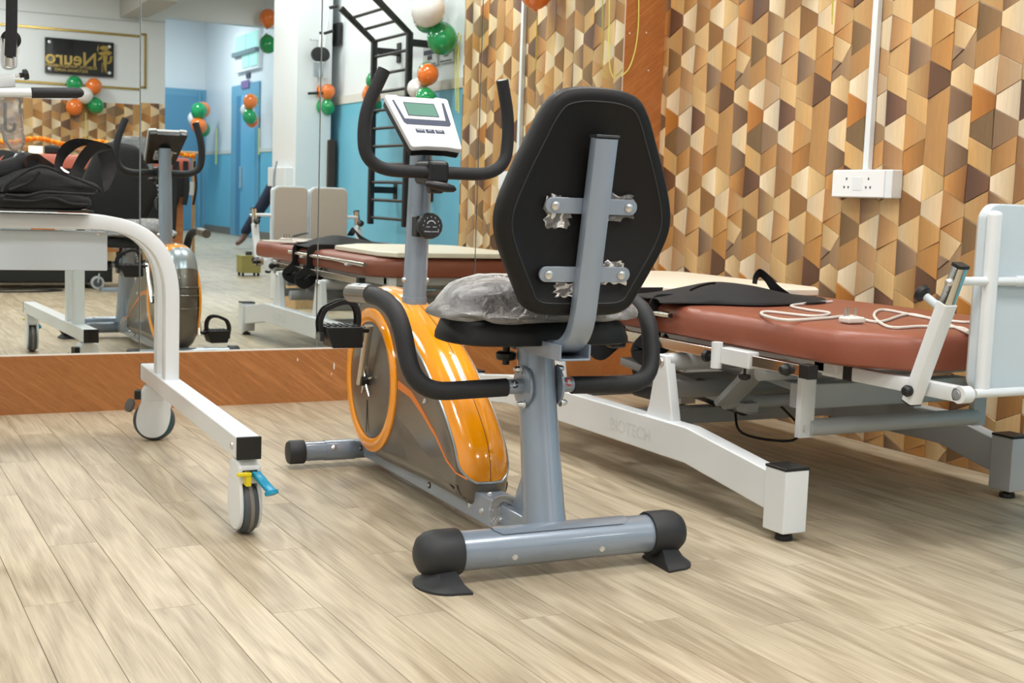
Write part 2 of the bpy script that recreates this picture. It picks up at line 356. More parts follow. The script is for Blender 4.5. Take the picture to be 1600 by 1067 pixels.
# ------------------------------------------------------------------ floor planks
PW, PL = .102, .914
pv, pf = boxd(.0005, PW-.0005, .0006, PL-.0006, -.004, 0); plank_mesh = None
cells = []
for i in range(-27, 62):
    off = ((i*5) % 9)/9*PL
    y = -14.3-off
    while y < MY+.01:
        x = i*PW
        if y+PL > -14.3: cells.append((x, y))
        y += PL
def dist(c): return math.hypot(c[0]+PW/2, c[1]+PL/2)
def visible(c):
    x, y = c[0]+PW/2, c[1]+PL/2
    if y < .9: return False
    d = Vector((x, y, 0))-CAM; zz = d.dot(F_)
    if zz < .2: return False
    px = 800+FPX*d.dot(R_)/zz; return -160 < px < 1760
near = [c for c in cells if visible(c) and c[0] < XR-.02]
near.sort(key=dist); near = near[:296]; ns = set(near)
for c in near:
    L2 = min(PL, MY+.01-c[1])
    W2 = min(PW, XR-c[0])
    if L2 < PL-1e-4 or W2 < PW-1e-4:
        v, f = boxd(.0005, W2-.0005, .0006, L2-.0006, -.004, 0); o = mk('plank', v, f, M['plank'], floor, bev=.0005, seg=1)
    elif plank_mesh is None:
        o = mk('plank', pv, pf, M['plank'], floor, bev=.0005, seg=1); plank_mesh = o.data; proto = o
    else: o = proto.copy(); COL.objects.link(o); o.parent = floor
    o.location = (c[0], c[1], 0)
vs, fs = [], []
for c in cells:
    if c in ns or c[0] > XA: continue
    if c[0] > XR-.02 and c[1] > .2: continue
    v, f = boxd(c[0]+.0009, c[0]+PW-.0009, max(c[1], -14.3)+.001, min(c[1]+PL, MY+.01)-.001, -.004, random.uniform(-.0004, 0))
    n = len(vs); vs += v; fs += [tuple(i+n for i in q) for q in f]
far = mk('plank', vs, fs, M['plank'], floor); far['kind'] = 'stuff'
# give the joined planks their own tone through per-island random
nt = M['plank'].copy(); nt.name = 'oak_plank_far'; far.data.materials[0] = nt
g = nt.node_tree.nodes.new('ShaderNodeNewGeometry')
for n_ in [n for n in nt.node_tree.nodes if n.type == 'OBJECT_INFO']:
    for l in list(nt.node_tree.links):
        if l.from_node == n_: nt.node_tree.links.new(g.outputs['Random Per Island'], l.to_socket)

# ------------------------------------------------------------------ wood-block wall covering
CW, DZ = .091, .0405
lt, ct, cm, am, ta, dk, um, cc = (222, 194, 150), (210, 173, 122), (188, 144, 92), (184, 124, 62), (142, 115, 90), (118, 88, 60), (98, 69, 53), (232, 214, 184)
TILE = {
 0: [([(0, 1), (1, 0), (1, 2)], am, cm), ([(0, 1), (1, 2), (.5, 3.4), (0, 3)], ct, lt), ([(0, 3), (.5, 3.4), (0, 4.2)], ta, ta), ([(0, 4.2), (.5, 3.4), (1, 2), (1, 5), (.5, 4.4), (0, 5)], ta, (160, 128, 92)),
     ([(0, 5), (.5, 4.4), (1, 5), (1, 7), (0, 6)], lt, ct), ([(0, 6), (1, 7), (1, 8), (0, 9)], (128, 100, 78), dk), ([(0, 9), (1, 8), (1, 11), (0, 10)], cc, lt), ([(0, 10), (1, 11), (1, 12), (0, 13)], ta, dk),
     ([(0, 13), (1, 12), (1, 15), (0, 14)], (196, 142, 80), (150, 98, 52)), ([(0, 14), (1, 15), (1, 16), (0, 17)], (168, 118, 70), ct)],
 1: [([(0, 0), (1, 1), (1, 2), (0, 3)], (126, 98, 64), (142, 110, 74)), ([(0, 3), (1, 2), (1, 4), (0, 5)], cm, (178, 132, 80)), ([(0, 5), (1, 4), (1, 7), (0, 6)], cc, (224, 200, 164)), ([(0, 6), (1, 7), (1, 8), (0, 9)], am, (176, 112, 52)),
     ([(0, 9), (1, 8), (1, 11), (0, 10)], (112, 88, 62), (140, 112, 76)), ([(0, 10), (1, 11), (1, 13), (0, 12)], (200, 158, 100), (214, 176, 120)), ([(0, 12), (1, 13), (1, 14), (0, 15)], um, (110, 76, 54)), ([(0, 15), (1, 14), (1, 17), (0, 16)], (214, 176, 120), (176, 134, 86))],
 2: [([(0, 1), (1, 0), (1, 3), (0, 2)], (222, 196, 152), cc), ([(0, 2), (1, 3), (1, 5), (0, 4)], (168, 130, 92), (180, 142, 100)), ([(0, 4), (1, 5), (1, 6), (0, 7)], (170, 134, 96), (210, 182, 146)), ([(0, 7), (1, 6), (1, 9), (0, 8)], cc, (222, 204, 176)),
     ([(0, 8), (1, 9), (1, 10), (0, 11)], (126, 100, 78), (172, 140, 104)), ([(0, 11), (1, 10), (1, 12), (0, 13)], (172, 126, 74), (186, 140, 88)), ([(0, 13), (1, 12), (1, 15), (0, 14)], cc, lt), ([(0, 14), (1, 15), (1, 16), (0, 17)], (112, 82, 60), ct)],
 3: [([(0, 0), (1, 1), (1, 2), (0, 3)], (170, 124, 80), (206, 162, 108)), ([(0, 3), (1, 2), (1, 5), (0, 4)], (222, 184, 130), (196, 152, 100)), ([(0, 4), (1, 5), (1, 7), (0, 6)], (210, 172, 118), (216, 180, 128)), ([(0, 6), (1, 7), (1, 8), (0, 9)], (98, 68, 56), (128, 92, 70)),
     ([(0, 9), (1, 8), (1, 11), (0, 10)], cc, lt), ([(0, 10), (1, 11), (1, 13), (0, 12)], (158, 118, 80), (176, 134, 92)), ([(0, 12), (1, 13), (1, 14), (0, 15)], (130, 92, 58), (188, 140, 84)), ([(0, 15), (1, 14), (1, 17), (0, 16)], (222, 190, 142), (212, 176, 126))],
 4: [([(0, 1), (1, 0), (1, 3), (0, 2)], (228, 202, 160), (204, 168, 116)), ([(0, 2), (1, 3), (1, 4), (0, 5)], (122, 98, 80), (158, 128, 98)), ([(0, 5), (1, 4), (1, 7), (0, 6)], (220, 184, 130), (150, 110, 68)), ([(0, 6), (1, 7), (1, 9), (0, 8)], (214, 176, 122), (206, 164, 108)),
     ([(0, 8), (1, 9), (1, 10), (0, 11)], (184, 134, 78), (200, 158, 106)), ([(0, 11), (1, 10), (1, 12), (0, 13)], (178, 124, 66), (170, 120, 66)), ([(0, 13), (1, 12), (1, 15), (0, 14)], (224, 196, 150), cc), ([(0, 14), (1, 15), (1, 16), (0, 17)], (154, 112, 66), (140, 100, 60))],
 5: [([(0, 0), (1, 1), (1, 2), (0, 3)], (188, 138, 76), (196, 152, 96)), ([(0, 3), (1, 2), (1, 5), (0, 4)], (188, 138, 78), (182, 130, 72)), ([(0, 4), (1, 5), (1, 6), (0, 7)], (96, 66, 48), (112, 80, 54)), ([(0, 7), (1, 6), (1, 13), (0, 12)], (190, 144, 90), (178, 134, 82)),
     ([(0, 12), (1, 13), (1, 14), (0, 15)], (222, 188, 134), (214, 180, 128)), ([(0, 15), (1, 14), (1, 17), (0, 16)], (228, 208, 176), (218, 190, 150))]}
wp = bpy.data.materials.new('printed_wood_block'); wp.use_nodes = True; nt = wp.node_tree; N = nt.nodes.new; L = nt.links.new
b = nt.nodes['Principled BSDF']; b.inputs['Roughness'].default_value = .42
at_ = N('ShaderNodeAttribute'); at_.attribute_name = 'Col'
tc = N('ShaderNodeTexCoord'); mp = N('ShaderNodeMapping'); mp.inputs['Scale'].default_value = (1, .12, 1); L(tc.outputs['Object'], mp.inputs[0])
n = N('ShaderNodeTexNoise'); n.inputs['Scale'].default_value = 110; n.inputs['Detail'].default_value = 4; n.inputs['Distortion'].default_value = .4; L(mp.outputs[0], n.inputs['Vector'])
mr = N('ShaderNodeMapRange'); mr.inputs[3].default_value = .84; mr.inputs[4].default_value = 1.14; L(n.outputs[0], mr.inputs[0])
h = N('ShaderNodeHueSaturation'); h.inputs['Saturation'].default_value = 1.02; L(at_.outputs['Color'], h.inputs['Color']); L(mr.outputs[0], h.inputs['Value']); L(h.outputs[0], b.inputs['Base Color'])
def clip(poly, x0, x1, y0, y1):
    for (ax, lim, sg) in ((0, x0, 1), (0, x1, -1), (1, y0, 1), (1, y1, -1)):
        out = []
        for i in range(len(poly)):
            a, c = poly[i], poly[(i+1) % len(poly)]; ia = (a[ax]-lim)*sg >= -1e-9; ic = (c[ax]-lim)*sg >= -1e-9
            if ia: out.append(a)
            if ia != ic:
                t = (lim-a[ax])/(c[ax]-a[ax]); out.append((a[0]+(c[0]-a[0])*t, a[1]+(c[1]-a[1])*t))
        poly = out
        if len(poly) < 3: return []
    return poly
def inset(poly, d):
    A = sum(poly[i][0]*poly[(i+1) % len(poly)][1]-poly[(i+1) % len(poly)][0]*poly[i][1] for i in range(len(poly)))
    s = 1 if A > 0 else -1; out = []; n = len(poly)
    for i in range(n):
        p0, p1, p2 = Vector(poly[i-1]), Vector(poly[i]), Vector(poly[(i+1) % n])
        a = (p1-p0); c = (p2-p1)
        if a.length < 1e-7 or c.length < 1e-7: out.append(tuple(p1)); continue
        a.normalize(); c.normalize(); na = Vector((-a.y, a.x))*s; nc = Vector((-c.y, c.x))*s; m_ = na+nc
        k = m_.length_squared
        out.append(tuple(p1+m_*(2*d/k if k > .3 else d)))
    return out
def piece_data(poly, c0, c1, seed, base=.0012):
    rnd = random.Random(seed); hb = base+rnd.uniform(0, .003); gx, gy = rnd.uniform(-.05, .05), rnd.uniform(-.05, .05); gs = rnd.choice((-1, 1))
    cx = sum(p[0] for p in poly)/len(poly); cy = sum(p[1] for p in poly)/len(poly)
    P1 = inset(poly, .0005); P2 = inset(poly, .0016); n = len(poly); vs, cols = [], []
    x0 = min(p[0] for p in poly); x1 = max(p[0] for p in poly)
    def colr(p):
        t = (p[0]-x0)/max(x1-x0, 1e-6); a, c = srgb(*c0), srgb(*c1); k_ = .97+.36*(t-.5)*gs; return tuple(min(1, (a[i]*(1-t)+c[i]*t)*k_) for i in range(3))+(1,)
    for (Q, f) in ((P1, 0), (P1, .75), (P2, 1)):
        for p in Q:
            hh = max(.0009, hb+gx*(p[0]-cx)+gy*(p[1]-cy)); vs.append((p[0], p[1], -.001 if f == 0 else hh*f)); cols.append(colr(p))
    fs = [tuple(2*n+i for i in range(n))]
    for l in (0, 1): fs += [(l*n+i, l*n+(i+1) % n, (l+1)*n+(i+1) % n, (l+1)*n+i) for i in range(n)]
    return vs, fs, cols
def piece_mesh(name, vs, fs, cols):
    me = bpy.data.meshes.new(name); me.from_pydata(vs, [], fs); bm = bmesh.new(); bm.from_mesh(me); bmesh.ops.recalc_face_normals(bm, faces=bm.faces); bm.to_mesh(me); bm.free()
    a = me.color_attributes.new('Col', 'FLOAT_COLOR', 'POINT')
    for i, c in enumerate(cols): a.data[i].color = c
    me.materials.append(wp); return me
PMESH = {}
def cover(parent, origin, right, width, z0, z1, ncol0, uoff, kz, limit, keyf):
    """wood-block covering: local X = right, Y = up, Z = out of the wall"""
    mtx = basis(origin, right, (0, 0, 1)); items = []
    c = ncol0
    while True:
        u0 = uoff+(c-ncol0)*CW
        if u0 > width: break
        col = TILE[c % 6]
        for t in range(-3, 5):
            for pi, (poly, c0, c1) in enumerate(col):
                full = [(u0+a*CW, kz-(k+16*t)*DZ) for a, k in poly]; pc = clip(full, 0, width, z0, z1)
                if len(pc) < 3: continue
                A = abs(sum(pc[i][0]*pc[(i+1) % len(pc)][1]-pc[(i+1) % len(pc)][0]*pc[i][1] for i in range(len(pc))))/2
                if A < 2e-5: continue
                whole = len(pc) == len(full) and all(abs(pc[i][0]-full[i][0])+abs(pc[i][1]-full[i][1]) < 1e-6 for i in range(len(pc)))
                items.append((c % 6, pi, u0, kz-16*t*DZ, pc, whole, c0, c1))
        c += 1
    items.sort(key=lambda it: keyf(mtx @ Vector((it[2]+CW/2, sum(p[1] for p in it[4])/len(it[4]), 0))))
    rest = ([], [], [])
    for idx, (cc_, pi, ux, zz, pc, whole, c0, c1) in enumerate(items):
        sd = cc_*100+pi
        if idx < limit:
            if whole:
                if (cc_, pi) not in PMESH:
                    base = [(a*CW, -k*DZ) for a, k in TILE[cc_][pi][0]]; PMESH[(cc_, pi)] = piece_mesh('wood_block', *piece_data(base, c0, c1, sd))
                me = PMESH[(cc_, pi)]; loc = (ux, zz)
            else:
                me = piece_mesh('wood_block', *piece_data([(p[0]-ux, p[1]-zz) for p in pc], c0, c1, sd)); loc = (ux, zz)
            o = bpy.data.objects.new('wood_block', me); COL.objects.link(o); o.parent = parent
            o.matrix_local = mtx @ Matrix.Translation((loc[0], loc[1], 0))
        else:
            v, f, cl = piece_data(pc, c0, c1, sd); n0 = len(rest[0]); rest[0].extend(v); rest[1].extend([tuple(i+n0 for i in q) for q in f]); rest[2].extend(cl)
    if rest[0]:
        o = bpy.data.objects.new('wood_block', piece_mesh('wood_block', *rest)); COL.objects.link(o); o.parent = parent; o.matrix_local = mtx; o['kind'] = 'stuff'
# right wall: local u runs towards -y from the corner
u_seam = (MY-3.524) % (6*CW)
def seen_key(P):
    d = P-CAM; zz = d.dot(F_); px = 800+FPX*d.dot(R_)/zz; py = 533.5-FPX*d.dot(U_)/zz
    return d.length + (0 if (1000 < px < 1640 and -30 < py < 690) else 50)
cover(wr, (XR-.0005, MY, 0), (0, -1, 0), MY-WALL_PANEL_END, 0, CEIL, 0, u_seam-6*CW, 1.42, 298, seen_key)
# far wall, lower part
zt = V(100, 152.5, y=YS).z
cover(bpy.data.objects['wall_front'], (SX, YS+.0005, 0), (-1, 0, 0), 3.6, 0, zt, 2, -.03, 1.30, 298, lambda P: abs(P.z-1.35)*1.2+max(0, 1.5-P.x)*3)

# ------------------------------------------------------------------ mirror wall
ZB = .197
sx_ = [-2.69, .9567, 1.6026, 2.2507, 2.8968]
labs = ['widest wall mirror panel, left of the first thin joint, showing the name board', 'wall mirror panel between the first and second joints, showing the corridor and blue door',
        'wall mirror panel between the second and third joints, showing the black wall ladder', 'wall mirror panel at the right end, beside the brown wooden strip']
for i in range(4):
    a, c = sx_[i]+.0012, sx_[i+1]-.0012
    o = mk('mirror', *boxd(0, c-a, -.001, .004, 0, 2.3), M['mirror'], bev=.0012, seg=1); o.location = (a, MY, ZB+.004)
    tag(o, labs[i], 'mirror', None)
    if i >= 2: o.rotation_euler = (0, 0, (-.0035, -.0055)[i-2]); o.location.y -= .0023*(i-2)
o = bpy.data.objects['mirror']; o.rotation_euler = (-.0012, 0, 0)
xs = U(940, 600, y=MY-.02).x
struct(box('trim_5', -2.7, xs, MY-.012, MY+.012, 0, ZB, M['lam']))
struct(box('trim_6', xs, XR, MY-.012, MY+.012, 0, ZB, M['lam2']))
struct(box('trim_7', 2.8968, XR, MY-.006, MY+.012, ZB, CEIL, M['lam2']))
struct(box('trim_8', -2.7, 2.8968, MY-.010, MY+.006, ZB-.001, ZB+.004, mat('mirror_edge', (236, 232, 224), .3)))
struct(box('trim_9', 2.8935, 2.8975, MY-.008, MY+.006, ZB, CEIL, mat('mirror_edge_side', (214, 190, 170), .3)))
struct(box('trim_10', -2.7, 2.8968, MY, MY+.011, 2.5, CEIL, M['wall']))
for (px, py, w_, h_) in ((465, 562, .004, .012), (522, 572, .005, .028), (518, 584, .003, .012), (1013, 110, .006, .006), (1010, 51, .006, .007), (984, 52, .006, .007)):
    P = U(px, py, y=MY-.0125 if py > 300 else MY-.0065); pr = bpy.data.objects['trim_5' if py > 300 else 'trim_7']
    mk('paint_chip', *prismd([(P.x+w_*.5*math.cos(t), P.z+h_*.5*math.sin(t)) for t in [i*math.pi/4 for i in range(8)]], 'y', P.y-.0003, P.y+.001), M['white'], pr)
# ceiling lamps
for i, (x, y) in enumerate(PANELS):
    t = empty('ceiling_light', (x, y, CEIL), 'square flush white panel lamp in the ceiling '+['over the left end of the mirror wall', 'over the front of the exercise bike', 'over the head of the tilt table', 'left of the camera position', 'right above the camera position', 'above the foot boards of the tilt table', 'over the treatment couch', 'above the passage beside the treatment couch', 'nearest the black name board', 'in the side room beyond the pillar'][i], 'lamp', 'square ceiling panel lamps')
    mk('frame', *join([boxd(-.31, .31, -.31, -.29, -.025, 0), boxd(-.31, .31, .29, .31, -.025, 0), boxd(-.31, -.29, -.29, .29, -.025, 0), boxd(.29, .31, -.29, .29, -.025, 0)]), M['white'], t)
    box('diffuser', -.29, .29, -.29, .29, -.012, -.004, M['lamp'], t)

# ================================================================== EXERCISE BIKE
BO = (1.343, 2.30, 0); B = Frame(BO, -2)
bike = empty('exercise_bike', BO, 'recumbent exercise bike with orange and grey body, black oval backrest and white console', 'exercise bike', None, math.radians(-2))
G = M['grey']
# rear stabiliser
rs = cyl('rear_stabilizer', (-.24, 0, .064), (.24, 0, .064), .041, G, bike, n=32)
for s_ in (-1, 1):
    lathe('end_cap', [(.0465, 0), (.048, .004), (.048, .052), (.045, .068), (.036, .082), (.022, .09), (.006, .092)], M['drubber'], bike, (s_*.224, 0, .064), (s_, 0, 0), 28)
    cxx = s_*.262
    ol = [(s_*-.026, .030)]+[(s_*(math.cos(math.radians(a0))*.056), math.sin(math.radians(a0))*.074-.012) for a0 in range(62, -98, -12)]+[(s_*-.034, -.092)]
    n_ = len(ol); top = [(x*.55, min(y, .02)*.38-.004) for x, y in ol]
    vs = [(cxx+x, y, 0) for x, y in ol]+[(cxx+x, y, .005) for x, y in ol]+[(cxx+(x*.5+a*.5), y*.5+b_*.5, .015) for (x, y), (a, b_) in zip(ol, top)]+[(cxx+a, b_, .036) for a, b_ in top]
    fs = [tuple(range(n_))]+[(l*n_+i, l*n_+(i+1) % n_, (l+1)*n_+(i+1) % n_, (l+1)*n_+i) for l in range(3) for i in range(n_)]+[tuple(3*n_+i for i in range(n_))]
    mk('leveling_foot', vs, fs, M['drubber'], bike, smooth=True)
for (px, py) in ((805, 870), (941, 857)):
    P = B.u(px, py, y=-.04); bolt('rivet', (P.x, -.0395, P.z), (0, -1, 0), .0055, M['steel'], bike, .002)
# saddle plate on the stabiliser
vs, fs = [], []
for (r_, ) in ((.0435,), (.041,)):
    for x in (-.15, -.135, .15, .165):
        for i in range(9):
            a = math.radians(52+i*9.5) if x not in (-.15, .165) else math.radians(70+i*5)
            vs.append((x, -.0+r_*math.cos(a+math.pi*.0)*-1*-1 if False else -r_*math.cos(a), .064+r_*math.sin(a)))
for l in range(3):
    for i in range(8): fs.append((l*9+i, l*9+i+1, (l+1)*9+i+1, (l+1)*9+i))
mk('saddle_plate', vs[:36], fs, G, bike, smooth='all')
# main beam
mb = prism('main_beam', [(.03, .082), (.03, .034), (1.12, .028), (1.12, .07), (.30, .10), (.10, .098)], 'x', -.033, .033, G, bike, bev=.004)
for (px, py) in ((735, 789.5), (753, 799), (782, 812)):
    P = B.u(px, py, x=-.033); bolt('bolt', (-.033, P.y, P.z), (-1, 0, 0), .0065, M['steel'], bike)
for (px, py) in ((765, 772), (784, 779)):
    P = B.u(px, py, z=.099); bolt('bolt', (P.x, P.y, .099), (0, 0, 1), .0065, M['steel'], bike)
# scrap of protective film with red print on the beam
v, f = sweepd(cr([(-.036, .20, .045), (-.040, .205, .085), (-.028, .20, .107), (0, .175, .106), (.03, .15, .105)], 4), rsec(.04, .0015, .0005, 1), up=(0, 1, 0))
mk('film_strip', v, f, M['film3'], bike, smooth=True)
box('red_print', -.012, .012, .176, .186, .1072, .1078, M['red'], bike)
# seat post and gusset
v, f = sweepd([(0, .055, .085), (0, .085, .25), (0, .13, .465)], circ(.038, 28, .052), up=(0, 1, 0)); 
v, f = sweepd([(0, .055, .088), (0, .0878, .25), (0, .13, .462)], [(a, b) for a, b in circ(1, 28)], up=(0, 1, 0))
vs = []
def postsec(c, rx, ry): return [(rx*math.cos(2*math.pi*i/28), c[1]+ry*math.sin(2*math.pi*i/28), c[2]) for i in range(28)]
secs = [((0, .050, .084), .046, .058), ((0, .06, .13), .0435, .052), ((0, .085, .25), .041, .048), ((0, .108, .36), .040, .047), ((0, .125, .462), .039, .047)]
vs = sum([postsec(*s) for s in secs], []); fs = [(l*28+i, l*28+(i+1) % 28, (l+1)*28+(i+1) % 28, (l+1)*28+i) for l in range(4) for i in range(28)]
sp = mk('seat_post', vs, fs+[tuple(range(28)), tuple(112+i for i in range(28))], G, bike, smooth=True)
prism('gusset', [(.09, .095), (.19, .098), (.10, .26)], 'x', -.012, .012, G, bike, bev=.002)
# bracket channel below the seat
ch = [(-.036, .488), (-.036, .455), (.036, .455), (.036, .488), (.0315, .488), (.0315, .4595), (-.0315, .4595), (-.0315, .488)]
vs, fs = prismd([(x, z) for x, z in ch], 'y', -.055, .30); mk('seat_bracket', vs, fs, G, bike, bev=.0015)
# J shaped back post
jp = rounded([(0, -.137, .902), (0, -.098, .66), (0, -.068, .478), (0, .12, .476)], [.3, .085], 10)
v, f = sweepd(jp, rsec(.05, .026, .004), up=(0, 1, 0)); mk('back_post', v, f, G, bike, smooth=True)
box('post_cap', -.026, .026, -.1525, -.1225, .902, .908, M['dgun'], bike, bev=.002)
# seat base
def lvl(ol, z, k, c=(0, .17)): return [(c[0]+(x-c[0])*k, c[1]+(y-c[1])*k, z) for x, y in ol]
half = [(0, .025), (.12, .025), (.185, .05), (.212, .12), (.204, .20), (.165, .28), (.10, .335), (0, .355)]
ol = [(p.x, p.y) for p in cr([(x, y, 0) for x, y in half]+[(-x, y, 0) for x, y in half[::-1][1:-1]], 5, True)]
n_ = len(ol); vs = lvl(ol, .476, .96)+lvl(ol, .479, 1)+lvl(ol, .49, .995)+lvl(ol, .517, .94)+lvl(ol, .524, .9)
fs = [tuple(range(n_))]+[(l*n_+i, l*n_+(i+1) % n_, (l+1)*n_+(i+1) % n_, (l+1)*n_+i) for l in range(4) for i in range(n_)]+[tuple(4*n_+i for i in range(n_))]
mk('seat_base', vs, fs, M['pad'], bike, smooth=True)
# adjusting knobs below the seat
P = B.u(795, 546, y=.17)
k_ = lathe('seat_knob', [(.008, -.01), (.008, .05)], M['black'], bike, (P.x-.006, .17, .43)); lathe('knob_head', [(.020, 0), (.023, .004), (.023, .014), (.018, .018)], M['black'], k_, (P.x-.006, .17, P.z-.022))
P = B.u(963, 530, y=.2); box('seat_lever', P.x-.022, P.x+.018, .18, .22, .448, .476, M['black'], bike, bev=.008)
# backrest pad
PB, PU, PF = Vector((0, -.066, .548)), Vector((0, -.124, .992)).normalized(), Vector((0, .992, .124)).normalized()
hw = [(0, 0), (.05, .0), (.092, .003), (.120, .018), (.136, .045), (.160, .090), (.183, .137), (.195, .180), (.191, .225), (.168, .290), (.138, .358), (.116, .405), (.090, .437), (.05, .451), (0, .454)]
ol = [(p.x, p.y) for p in cr([(x, y, 0) for x, y in hw]+[(-x, y, 0) for x, y in hw[::-1][1:-1]], 4, True)]
def padlvl(d, ins): return [tuple(PB+Vector((1, 0, 0))*x+PU*y+PF*d) for x, y in inset(ol, ins)]
lv = [(.004, .032), (.0015, .029), (.001, .024), (.0, .018), (.002, .006), (.009, 0), (.034, 0), (.044, .004), (.052, .014), (.058, .03), (.060, .05)]
n_ = len(ol); vs = sum([padlvl(d, i) for d, i in lv], [])
fs = [tuple(range(n_))]+[(l*n_+i, l*n_+(i+1) % n_, (l+1)*n_+(i+1) % n_, (l+1)*n_+i) for l in range(len(lv)-1) for i in range(n_)]+[tuple((len(lv)-1)*n_+i for i in range(n_))]
mk('backrest', vs, fs, M['pad'], bike, smooth='all')
pipe = [PB+Vector((1, 0, 0))*x+PU*y+PF*.0012 for x, y in inset(ol, .026)]
tube('seam_piping', pipe, .0016, M['drubber'], bike, n=6, closed=True)
pad = lambda x, s, d: PB+Vector((x, 0, 0))+PU*s+PF*d
for z in (.770, .634):
    s = (z-.548)/.992
    bar = rrect(-.103, .103, -.0155, .0155, .0153, 6); mtx = basis(pad(0, s, -.004), (1, 0, 0), PU)
    o = mk('cross_bracket', *prismd(bar, 'z', -.003, .003), G, bike, bev=.001); o.matrix_local = mtx
    for sx in (-1, 1): bolt('screw', pad(sx*.083, s, -.008), -PF, .0075, M['steel'], bike, .005)
# crumpled film scraps caught behind the brackets
def scrap(name, c, w, h, seed, m=M['film'], parent=bike, amp=.2, mtx=None):
    r_ = random.Random(seed); vs, fs = [], []; nx, ny = 9, 9
    for i in range(nx+1):
        for j in range(ny+1):
            a, b_2 = i/nx*2-1, j/ny*2-1; e = 1+r_.uniform(-amp, amp)*(abs(a) > .8 or abs(b_2) > .8)
            vs.append((a*w/2*e, b_2*h/2*e, r_.uniform(-.003, .003)))
    for i in range(nx):
        for j in range(ny): fs.append((i*(ny+1)+j, (i+1)*(ny+1)+j, (i+1)*(ny+1)+j+1, i*(ny+1)+j+1))
    o = mk(name, vs, fs, m, parent, smooth='all'); o.matrix_local = mtx or basis(c, (1, 0, 0), PU); return o
scrap('film_scrap', pad(-.075, .212, -.004), .055, .060, 3); scrap('film_scrap', pad(.065, .224, -.004), .06, .05, 5); scrap('film_scrap', pad(.055, .09, -.004), .075, .045, 8); scrap('film_scrap', pad(-.035, .055, -.004), .06, .03, 9)
# frame flanges, stubs and arm rests
for s_, lab in ((-1, 'L'), (1, 'R')):
    fc = Vector((s_*.0395, .102, .382))
    lathe('flange', [(.043, -.004), (.043, .0015), (.039, .003), (.02, .004)], G, bike, fc, (s_, 0, 0), 28)
    cyl('stub', fc, fc+Vector((s_*.05, -.003, 0)), .0165, G, bike)
    for dz_ in (-.036, .036): bolt('dome_nut', fc+Vector((s_*.004, -.018 if dz_ < 0 else .002, dz_)), (s_, 0, 0), .0072, M['steel'], bike, .016)
    st = lathe('sticker', [(.0088, 0), (.0088, .0008)], M['red'] if lab == 'R' else M['black'], bike, fc+Vector((s_*.026, -.0150, .007)), (0, -1, .42), 18)
    text('letter', lab, .013, M['inkw'], st, basis(fc+Vector((s_*.026, -.0163, .0074)), (1, 0, 0), (0, .42, 1)) @ Matrix.Rotation(math.radians(-25 if s_ < 0 else 0), 4, 'Z'), .0003, True)
    path = rounded([(s_*.079, .10, .381), (s_*.288, .10, .376), (s_*.302, .155, .53), (s_*.302, .26, .560), (s_*.300, .415, .556)], [.075, .055, .06], 9)
    ar = tube('arm_rest', path, .0195, M['foam'], bike, n=20)
    if s_ < 0:
        a_, b_2 = Vector((s_*.300, .335, .560)), Vector((s_*.300, .47, .552))
        se = cyl('pulse_sensor', a_, b_2, .0215, M['gun'], bike, n=24)
        for q0, q1 in ((.12, .45), (.52, .85)):
            aa, bb = a_.lerp(b_2, q0), a_.lerp(b_2, q1); up_ = Vector((.0, .0, .0095))
            v, f = cyld(aa+up_, bb+up_, .0135, 16); mk('contact_plate', v, f, M['silver'], se, smooth=True)
    else:
        cyl('pulse_sensor', (s_*.300, .36, .558), (s_*.300, .47, .552), .0215, M['gun'], bike, n=24)
# body shell
prof = [(.352, .060), (.333, .10), (.333, .150), (.345, .19), (.37, .229), (.429, .288), (.498, .342), (.583, .402), (.673, .446), (.75, .475), (.816, .496), (.90, .517), (1.0, .527), (1.07, .52), (1.125, .496), (1.165, .44), (1.19, .36), (1.198, .27), (1.185, .17), (1.15, .095), (1.09, .058), (.97, .046), (.80, .050), (.60, .056), (.44, .056)]
cp = cr([(0, y, z) for y, z in prof], 5, True); ol = [(p.y, p.z) for p in cp]; n_ = len(ol)
def iy(ins, x): return [(x, a, b) for a, b in inset(ol, ins)]
WH = .066
lv = [(-WH, .052), (-WH-.0005, .049), (-WH+.001, .044), (-WH+.005, .034), (-WH+.017, .018), (-.032, .006), (0, 0), (.032, .006), (WH-.017, .018), (WH-.005, .034), (WH-.001, .044), (WH+.0005, .049), (WH, .052)]
# orange top range (index range on the profile)
iA, iB = 7, 13*5+2
rings = [iy(i, x) for x, i in lv]
def rngfaces(rows, i0, i1, cap=False):
    fs = []
    for l in rows:
        for i in range(i0, i1): fs.append((l*n_+i % n_, l*n_+(i+1) % n_, (l+1)*n_+(i+1) % n_, (l+1)*n_+i % n_))
    return fs
V0 = sum(rings, [])
fs = rngfaces(range(12), 0, n_)+[tuple(range(n_)), tuple(12*n_+i for i in range(n_))]
shell = mk('body_shell', V0, fs, M['gun'], bike, smooth=True)
V1 = sum([[(x, a, b) for a, b in inset(ol, i-.0015)] for x, i in lv], [])
def surf(u, i, off):
    """u in -1..1 across the shell, i along the outline"""
    t = (u+1)/2*8+2; k = min(int(t), 9); f = t-k
    x = lv[k][0]*(1-f)+lv[k+1][0]*f; ins = lv[k][1]*(1-f)+lv[k+1][1]*f
    return (x*(1+abs(off)*.0), ins, off)
INS = {}
def spt(u, i, off):
    x, ins, _ = surf(u, i, off); key = round(ins-off, 4)
    if key not in INS: INS[key] = inset(ol, ins-off)
    a, c = INS[key][i % n_]; return (x*(1+off*4), a, c)
NU = 16; rows = list(range(iA, iB+1)); vs = []; NE = 9
for q_, i in enumerate(rows):
    t = (q_+.35)/NE; f = 1 if t >= 1 else math.sqrt(max(0, 1-(1-t)**2))
    for j in range(NU+1): vs.append(spt((2*j/NU-1)*f*.93, i, .0022))
